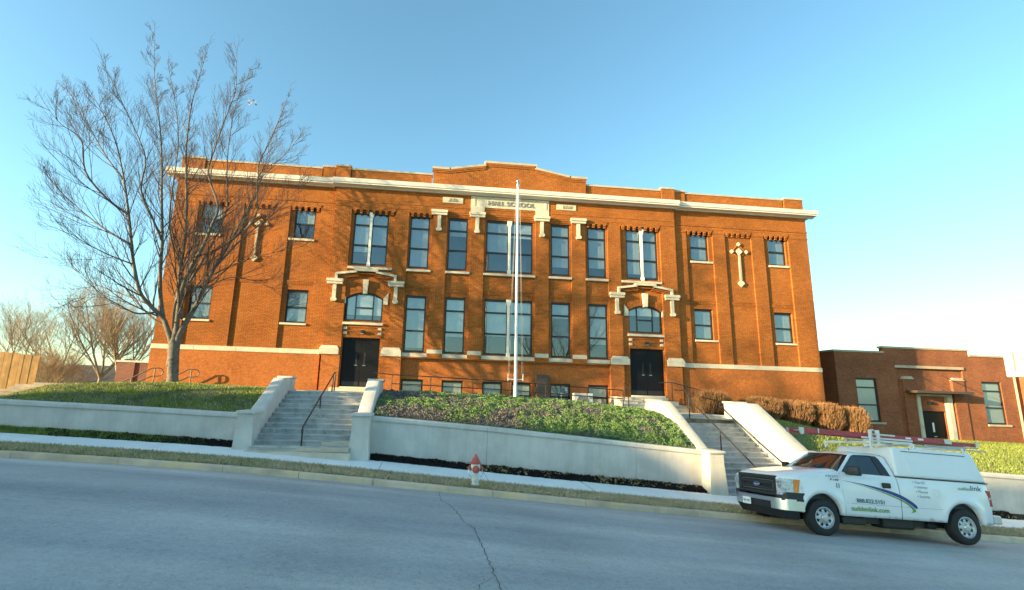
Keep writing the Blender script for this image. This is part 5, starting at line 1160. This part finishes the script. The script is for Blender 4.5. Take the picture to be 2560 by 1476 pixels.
mb = MB(); mb.quad((2.02, -.88, 1.42), (2.02, .88, 1.42), (2.02, .66, 1.90), (2.02, -.66, 1.90)); tb(mb, 'cab_back', 'white')
# camper shell
mb = MB()
b = [(2.06, -.945), (4.50, -.945), (4.50, .945), (2.06, .945)]; t_ = [(2.14, -.83), (4.36, -.83), (4.36, .83), (2.14, .83)]
mb.hull([(l, s, 1.435) for l, s in b], [(l, s, 2.13) for l, s in t_]); sh = bevelled(mb, .05, 'camper_shell', 'shell_white', None); sh.parent = truck
def shp(l, z, o=.003): return (l, -(float(np.interp(z, [1.435, 2.13], [.945, .83])) + o), z)
mb = MB(); pts = [(2.40, 2.03), (4.10, 2.03), (4.22, 1.50), (2.50, 1.50), (2.44, 1.56), (2.40, 2.03)]
mb.add([shp(*p, .006) for p in pts[:-1]] + [shp(*p, -.02) for p in pts[:-1]], [(0, 1, 2, 3, 4)] + [(i, i + 5, (i + 1) % 5 + 5, (i + 1) % 5) for i in range(5)]); hd = tb(mb, 'shell_door', 'shell_white', sh)
mb = MB(); mb.tube([shp(2.36, 2.045, .008), shp(4.13, 2.045, .008)], .008, 4); tb(mb, 'drip_rail', 'grey_plastic', sh)
mb = MB(); mb.box(3.36, 3.44, -.895, -.87, 1.66, 1.70); mb.tube([(3.42, -.90, 1.66), (3.45, -.91, 1.60)], .010, 5); tb(mb, 'latch', 'steel', sh)
mb = MB(); mb.box(2.05, 4.51, -.955, .955, 1.415, 1.44); tb(mb, 'bed_rail_seal', 'black_plastic')
# front end
mb = MB(); mb.box(-.90, -.6, -.74, .74, .80, 1.24); tb(mb, 'radiator_support', 'black_plastic')
mb = MB()
for s0_, s1_, z0, z1 in ((-.72, .72, 1.16, 1.245), (-.72, .72, .79, .86), (-.72, -.60, .861, 1.159), (.60, .72, .861, 1.159)): mb.box(-.955, -.88, s0_, s1_, z0, z1, .012)
gr = tb(mb, 'grille_surround', 'grey_plastic')
for z in (.945, 1.065): mb = MB(); mb.box(-.945, -.89, -.595, .595, z - .032, z + .032, .012); tb(mb, 'grille_bar', 'grey_plastic', gr)
for z in (.90, 1.005, 1.115): mb = MB(); mb.box(-.915, -.90, -.595, .595, z - .012, z + .012); tb(mb, 'grille_slat', 'black_plastic', gr)
mb = MB(); mb.box(-.938, -.928, -.56, .56, .89, .90); mb.box(-.938, -.928, -.56, .56, 1.12, 1.13); mb.box(-.938, -.928, -.57, -.558, .89, 1.13); mb.box(-.938, -.928, .558, .57, .89, 1.13); tb(mb, 'grille_trim', 'steel', gr)
def oval(a, b, l, z, d):
    mb = MB(); n = 24; r = [(l, a * math.cos(2 * math.pi * i / n), z + b * math.sin(2 * math.pi * i / n)) for i in range(n)]; mb.hull(r, [(l - d, y * .95, z + (zz - z) * .95) for _, y, zz in r]); return mb
bd = tb(oval(.118, .052, -.945, 1.005, .014), 'badge', 'chrome', gr); tb(oval(.108, .044, -.958, 1.005, .004), 'badge_face', 'blue', bd)
o = text('lettering', 'Ford', 'white_letter', None, .075, (-.964, 0, 1.0), (math.pi / 2, 0, -math.pi / 2), .001, 'CENTER', 1.2, .25); o.parent = bd
for sd in (-1, 1):
    Q = lambda l, s, z: (l, sd * s, z)
    mb = MB(); r = [(-.965, .725), (-.945, .86), (-.87, .935), (-.72, .978), (-.62, .90), (-.80, .70)]
    mb.hull([Q(l, s, .895) for l, s in r], [Q(l + .015, s - .006, 1.195) for l, s in r])
    r2 = [(-.965, .725), (-.955, .80), (-.935, .87), (-.80, .70)]; mb.hull([Q(l, s, .825) for l, s in r2], [Q(l, s, .894) for l, s in r2]); hl = tb(mb, 'headlight', 'lamp_clear')
    mb = MB(); r = [(-.718, .981), (-.60, 1.0), (-.56, .998), (-.62, .88)]; mb.hull([Q(l - (.06 if i in (1, 2) else 0), s, .895) for i, (l, s) in enumerate(r)], [Q(l + .015, s - .004, 1.19) for l, s in r]); tb(mb, 'indicator', 'amber', hl)
    mb = MB(); mb.lathe([(.075, 0), (.07, -.012), (.05, -.006), (.02, -.012)], (-.955, sd * .80, 1.06), 'x', 16); tb(mb, 'reflector', 'chrome', hl)
    mb = MB(); r = [(-.97, .70), (-.95, .87), (-.87, .955), (-.70, 1.0), (-.47, 1.01), (-.47, .9), (-.8, .68)]
    mb.hull([Q(l, s, .71) for l, s in r], [Q(l, s - .005, .90 if i not in (0, 1, 6) else .824) for i, (l, s) in enumerate(r)]); tb(mb, 'valance', 'grey_plastic')
mb = MB(); r = [(-.50, -1.0), (-.72, -1.0), (-.88, -.955), (-.985, -.80), (-1.02, -.5), (-1.03, 0), (-1.02, .5), (-.985, .80), (-.88, .955), (-.72, 1.0), (-.50, 1.0), (-.5, .93), (-.8, .8), (-.8, -.8), (-.5, -.93)]
mb.hull([(l, s, .655) for l, s in r], [(l, s, .745) for l, s in r]); tb(mb, 'bumper', 'chrome', smooth=True)
for sd in (-1, 1):
    mb = MB(); r = [(-.50, 1.0), (-.72, 1.0), (-.88, .955), (-.985, .80), (-1.012, .55), (-.9, .5), (-.7, .9)]; mb.hull([(l, s * sd, .50) for l, s in r], [(l, s * sd, .653) for l, s in r]); tb(mb, 'bumper_end', 'chrome', smooth=True)
mb = MB(); mb.box(-1.0, -.75, -.53, .53, .50, .653, .01); tb(mb, 'bumper_centre', 'black_plastic')
mb = MB(); mb.hull([(-.80, -.85, .30), (-.80, .85, .30), (-.55, .85, .30), (-.55, -.85, .30)], [(-.92, -.9, .498), (-.92, .9, .498), (-.55, .9, .498), (-.55, -.9, .498)]); tb(mb, 'air_dam', 'black_plastic')
mb = MB(); mb.box(-1.045, -1.032, .16, .47, .50, .66); pl = tb(mb, 'licence_plate', 'white_letter')
o = text('lettering', '9JN 438', 'teal_print', None, .085, (-1.048, .315, .575), (math.pi / 2, 0, -math.pi / 2), .001, 'CENTER', .8); o.parent = pl
# rear end
mb = MB(); mb.box(4.495, 4.53, -.90, .90, .60, 1.42, .01); tb(mb, 'tailgate', 'white')
for sd in (-1, 1):
    mb = MB(); a, b_ = sorted((sd * .955, sd * .80)); mb.box(4.37, 4.535, a, b_, .90, 1.27, .02); tl = tb(mb, 'tail_light', 'red_lens')
    mb = MB(); a, b_ = sorted((sd * .963, sd * .86)); mb.box(4.39, 4.54, a, b_, 1.05, 1.10, .01); tb(mb, 'reversing_lens', 'lamp_clear', tl)
mb = MB(); mb.box(4.50, 4.74, -.93, .93, .50, .70, .03); tb(mb, 'rear_bumper', 'rim')
mb = MB(); mb.box(-.62, 4.3, -.62, .62, .30, .58); mb.box(-.7, 4.45, -.86, .86, .60, 1.0); tb(mb, 'underbody', 'black_plastic')
mb = MB(); mb.box(.60, 1.2, -.80, -.6, .27, .45, .03); tb(mb, 'exhaust_box', 'black_plastic')
mb = MB(); mb.box(1.75, 2.6, -.70, -.3, .22, .5, .05); tb(mb, 'fuel_tank', 'black_plastic'); mb = MB(); mb.box(2.95, 3.2, -.7, -.4, .28, .42, .04); tb(mb, 'muffler', 'black_plastic')
# wheels
def wheel(l, sd):
    c = (l, sd * .86, RW - .005); d = -1 if sd < 0 else 1
    mb = MB(); mb.lathe([(.235, .115 * d), (.27, .125 * d), (.35, .12 * d), (.385, .10 * d), (.398, .06 * d), (.40, 0), (.398, -.06 * d), (.385, -.1 * d), (.30, -.12 * d), (.235, -.115 * d)], c, 'y', 36); mb.f = mb.f[:-2]; ty = tb(mb, 'tyre', 'tyre', smooth=True)
    mb = MB(); mb.lathe([(.238, .118 * d), (.225, .122 * d), (.215, .10 * d), (.205, .05 * d), (.20, -.1 * d)], c, 'y', 36); mb.f = mb.f[:-2]; rm = tb(mb, 'rim', 'rim', ty, smooth=True)
    mb = MB(); RR = [.055, .085, .105, .125, .15, .175, .19, .212]; HH = [.105, .105, .10, .085, .075, .075, .08, .095]; n = 64
    for r, h in zip(RR, HH):
        for j in range(n): a = 2 * math.pi * j / n; mb.v.append((c[0] + r * math.cos(a), c[1] + h * d, c[2] + r * math.sin(a)))
    for i in range(len(RR) - 1):
        for j in range(n):
            hole = (i in (4, 5) and (j % 8) in (2, 3, 4, 5)) or (i == 3 and (j % 8) in (3, 4))
            if not hole: mb.f.append((i * n + j, i * n + (j + 1) % n, (i + 1) * n + (j + 1) % n, (i + 1) * n + j))
    tb(mb, 'wheel_disc', 'rim', rm, smooth='all')
    mb = MB(); mb.lathe([(.085, .098 * d), (.083, .125 * d), (.07, .14 * d), (.001, .145 * d)], c, 'y', 24); tb(mb, 'hub_cap', 'rim', rm, smooth=True)
    mb = MB(); mb.lathe([(.20, -.02 * d), (.20, .0), (.001, .002 * d)], c, 'y', 20); tb(mb, 'brake_drum', 'black_plastic', ty)
for l in (0, WB):
    for sd in (-1, 1): wheel(l, sd)
# livery
def ribbon(name, top, bot, m, off=.005):
    mb = MB(); P = lambda p: (p[0], -(side_s(*p) + off), p[1]); tops, bots = catmull([(*p, 0) for p in top], 4), catmull([(*p, 0) for p in bot], 4)
    for i in range(len(tops) - 1): mb.quad(P(tops[i][:2]), P(tops[i + 1][:2]), P(bots[i + 1][:2]), P(bots[i][:2]))
    return tb(mb, name, m, fix=False)
ribbon('blue_stripe', [(.56, 1.256), (1.0, 1.215), (1.45, 1.155), (1.80, 1.085), (2.05, 1.01), (2.28, .90), (2.42, .80), (2.435, .74)], [(.56, 1.252), (1.0, 1.196), (1.45, 1.10), (1.8, 1.008), (2.05, .925), (2.24, .83), (2.36, .755), (2.41, .725)], 'blue')
ribbon('green_stripe', [(.80, 1.216), (1.2, 1.142), (1.6, 1.05), (2.0, .932), (2.2, .842), (2.33, .758), (2.385, .70), (2.37, .66), (2.22, .622)], [(.80, 1.213), (1.2, 1.128), (1.6, 1.027), (2.0, .897), (2.17, .815), (2.27, .745), (2.305, .69), (2.29, .655), (2.22, .62)], 'green_print')
FIT = []
def decal(body, m, l0, l1, z, size, shear=0, bold=0.):
    o = text('lettering', body, m, None, size, (l0, -(side_s((l0 + l1) / 2, z) + .012), z), extrude=.0008, shear=shear, bold=bold); o.parent = truck; FIT.append((o, l1 - l0)); return o
decal('888.822.5151', 'teal_print', .85, 1.57, .825, .125, 0, .002); decal('suddenlink.com', 'green_print', .70, 1.68, .645, .15, 0, .002)
decal('PTK3771', 'teal_print', .147, .46, 1.325, .075); decal('F-150', 'grey_plastic', .23, .46, 1.255, .06, .2, .002); decal('11', 'teal_print', .36, .435, 1.125, .15, 0, .004)
for i, (w_, l1) in enumerate((('Free HD', 2.75), ('Internet', 2.78), ('Phone', 2.76), ('Security', 2.80))): decal(w_, 'pale_print', 2.49 + .012 * i, l1, 1.335 - .105 * i, .09)
for i in range(4): mb = MB(); mb.lathe([(.014, 0), (.014, -.003)], (2.455 + .012 * i, -(side_s(2.46, 1.34 - .105 * i) + .002), 1.335 - .105 * i), 'y', 10); tb(mb, 'bullet_mark', 'pale_print')
decal('sudden', 'green_print', 3.62, 3.95, 1.27, .12); decal('link', 'teal_print', 3.96, 4.25, 1.29, .17)

# roof rack and ladder on the shell
rk = thing('ladder_rack', 'white ladder rack with clamps on top of the camper shell', 'rack', TP + hv_ * 2.15 + lv_ * 3.2); 
def tloc(o):
    o.parent = None; o.matrix_world = Matrix.Translation(TP) @ truck.rotation_quaternion.to_matrix().to_4x4(); return o
def rb(mb, name, m, root, **k):
    R = Matrix.Translation(TP) @ truck.rotation_quaternion.to_matrix().to_4x4(); mb.v = [tuple(R @ Vector(v)) for v in mb.v]; return mb.build(name, m, root, **k)
for s in (-.60, -.05):
    mb = MB(); mb.box(1.6, 3.0, s - .02, s + .02, 2.31, 2.35); mb.box(1.65, 2.98, s - .025, s + .025, 2.24, 2.29); rb(mb, 'side_rail', 'rack_white', rk)
for l in (1.72, 2.92, 4.30):
    mb = MB(); mb.box(l - .025, l + .025, -.74, .74, 2.19, 2.24); mb.box(l - .02, l + .02, -.74, -.69, 2.08, 2.25); mb.box(l - .02, l + .02, .69, .74, 2.08, 2.25); rb(mb, 'cross_bar', 'rack_white', rk)
for l in (1.82, 2.03): mb = MB(); mb.box(l - .035, l + .035, -.66, -.60, 2.2, 2.53, .01); rb(mb, 'clamp_arm', 'rack_white', rk)
mb = MB(); mb.tube([(2.2, -.40, 2.45), (2.2, -.40, 2.52), (2.12, -.40, 2.55), (2.05, -.40, 2.53)], .018, 6); rb(mb, 'hook', 'rack_white', rk)
mb = MB(); mb.tube([(2.95, -.62, 2.2), (4.8, -.66, 2.29)], .02, 6); mb.tube([(3.3, -.64, 2.26), (4.95, -.7, 2.20)], .013, 6); mb.tube([(3.0, -.7, 2.22), (4.7, -.66, 2.22)], .013, 6); rb(mb, 'long_bar', 'aluminium', rk)
mb = MB(); mb.tube([(2.66, -.80, 2.13), (2.62, -.83, 2.12), (2.62, -.83, 2.02), (2.65, -.83, 2.0)], .008, 5); rb(mb, 'bungee_hook', 'black_iron', rk)
ld = thing('extension_ladder', 'red fibreglass extension ladder lying on the white rack of the truck', 'ladder', TP + hv_ * 2.3 + lv_ * 2.3)
for s in (-.52, -.12):
    mb = MB(); mb.box(.0, 4.1, s - .018, s + .018, 2.33, 2.45); rb(mb, 'side_rail', 'ladder_red', ld)
    mb = MB(); s2 = s + (.05 if s < -.3 else -.05); mb.box(1.0, 4.95, s2 - .015, s2 + .015, 2.32, 2.41); rb(mb, 'fly_rail', 'ladder_red', ld)
for i in range(14):
    l = .12 + i * .29; mb = MB(); mb.tube([(l, -.53, 2.398), (l, -.11, 2.398)], .016, 6); rb(mb, 'rung', 'aluminium', ld)
for l, w in ((-.06, .13), (.45, .03), (4.0, .2), (4.9, .08)):
    for s in (-.54, -.10): mb = MB(); mb.box(l, l + w, s - .012, s + .012, 2.34, 2.452); rb(mb, 'rail_bracket', 'aluminium', ld)
for l in (2.9, 3.25): mb = MB(); mb.box(l, l + .15, -.542, -.538, 2.375, 2.42); rb(mb, 'warning_label', 'white_letter', ld)
mb = MB(); mb.lathe([(.05, -.02), (.05, .02)], (-.0, -.55, 2.33), 'y', 14); rb(mb, 'pulley', 'aluminium', ld)
mb = MB(); mb.box(1.95, 2.6, -.545, -.525, 2.41, 2.45); rb(mb, 'rail_cover', 'aluminium', ld)
UNSEEN_HOUSES = [('tallest pale unseen house across the street, added to shade the left steps', -80, -73.5, -6.6, -.2, 9.2, 16.8),
          ('tall pale unseen house across the street, added to shade the middle wall', -72.8, -61, -6.6, -.2, 8.6, 15.3),
          ('wide pale unseen house across the street, added to shade the road and truck', -51, -28, -6.6, -.2, 7.4, 13.5),
          ('small pale house across the street', -22, -10, -13, -6, 4.2, 7.4)]
STREET_TREES = [('tall bare street tree uphill beyond the left edge', -20.5, 13.75, 13, .8, 5), ('bare street tree with a stout trunk facing the school', 14.5, -3.5, 15, 1.1, 5)]
# ---------------------------------------------------------------- the other side of the street (behind the camera: unseen houses added and shaped to shade the street; they show in the panes)
def house(label, x0, x1, y0, y1, wall_h, ridge, m='siding'):
    g = smooth_gut((x0 + x1) / 2) + .5; t = thing('house', label, 'house', ((x0 + x1) / 2, (y0 + y1) / 2, g))
    mb = MB(); mb.box(x0, x1, y0, y1, g - 2.5, g + wall_h); w = mb.build('wall', m, t)
    ym = (y0 + y1) / 2; mb = MB(); mb.prism([(y0 - .5, g + wall_h - .1), (y1 + .5, g + wall_h - .1), (ym, ridge)], 'x', x0 - .5, x1 + .5); mb.build('roof', 'roof_shingle', t)
    n = int((x1 - x0) / 2.6)
    for z in (1.2, 4.2):
        if z + 1.6 > wall_h: continue
        for i in range(n):
            x = x0 + (x1 - x0) * (i + .5) / n; mb = MB(); mb.box(x - .5, x + .5, y1 - .02, y1 + .06, g + z, g + z + 1.5); f = mb.build('window', 'white_paint', t)
            mb = MB(); mb.box(x - .4, x + .4, y1 + .061, y1 + .07, g + z + .1, g + z + 1.4); mb.build('pane', 'car_glass', f)
    return t
for a in UNSEEN_HOUSES: house(*a)
for i, (lb, x, y, H, W, st) in enumerate(STREET_TREES):
    plant_tree(lb, 90 + i, (x, y, smooth_gut(x) + .2), H, W, bark='trunk', stems=st, trunk=.34, fork=.2, lv=(7, 6, 3))
bpy.context.view_layer.update()
for o, w in FIT:
    d = o.dimensions.x
    if d > 1e-4: o.scale.x *= w / d
# lettering becomes plain mesh
dg = bpy.context.evaluated_depsgraph_get()
for o in [x for x in C.objects if x.type == 'FONT']:
    me = bpy.data.meshes.new_from_object(o.evaluated_get(dg)); n = bpy.data.objects.new('x', me); C.objects.link(n)
    n.parent = o.parent; n.matrix_parent_inverse = o.matrix_parent_inverse.copy(); n.location = o.location; n.rotation_euler = o.rotation_euler; n.scale = o.scale
    nm = o.name.split('.')[0]; bpy.data.objects.remove(o); n.name = nm
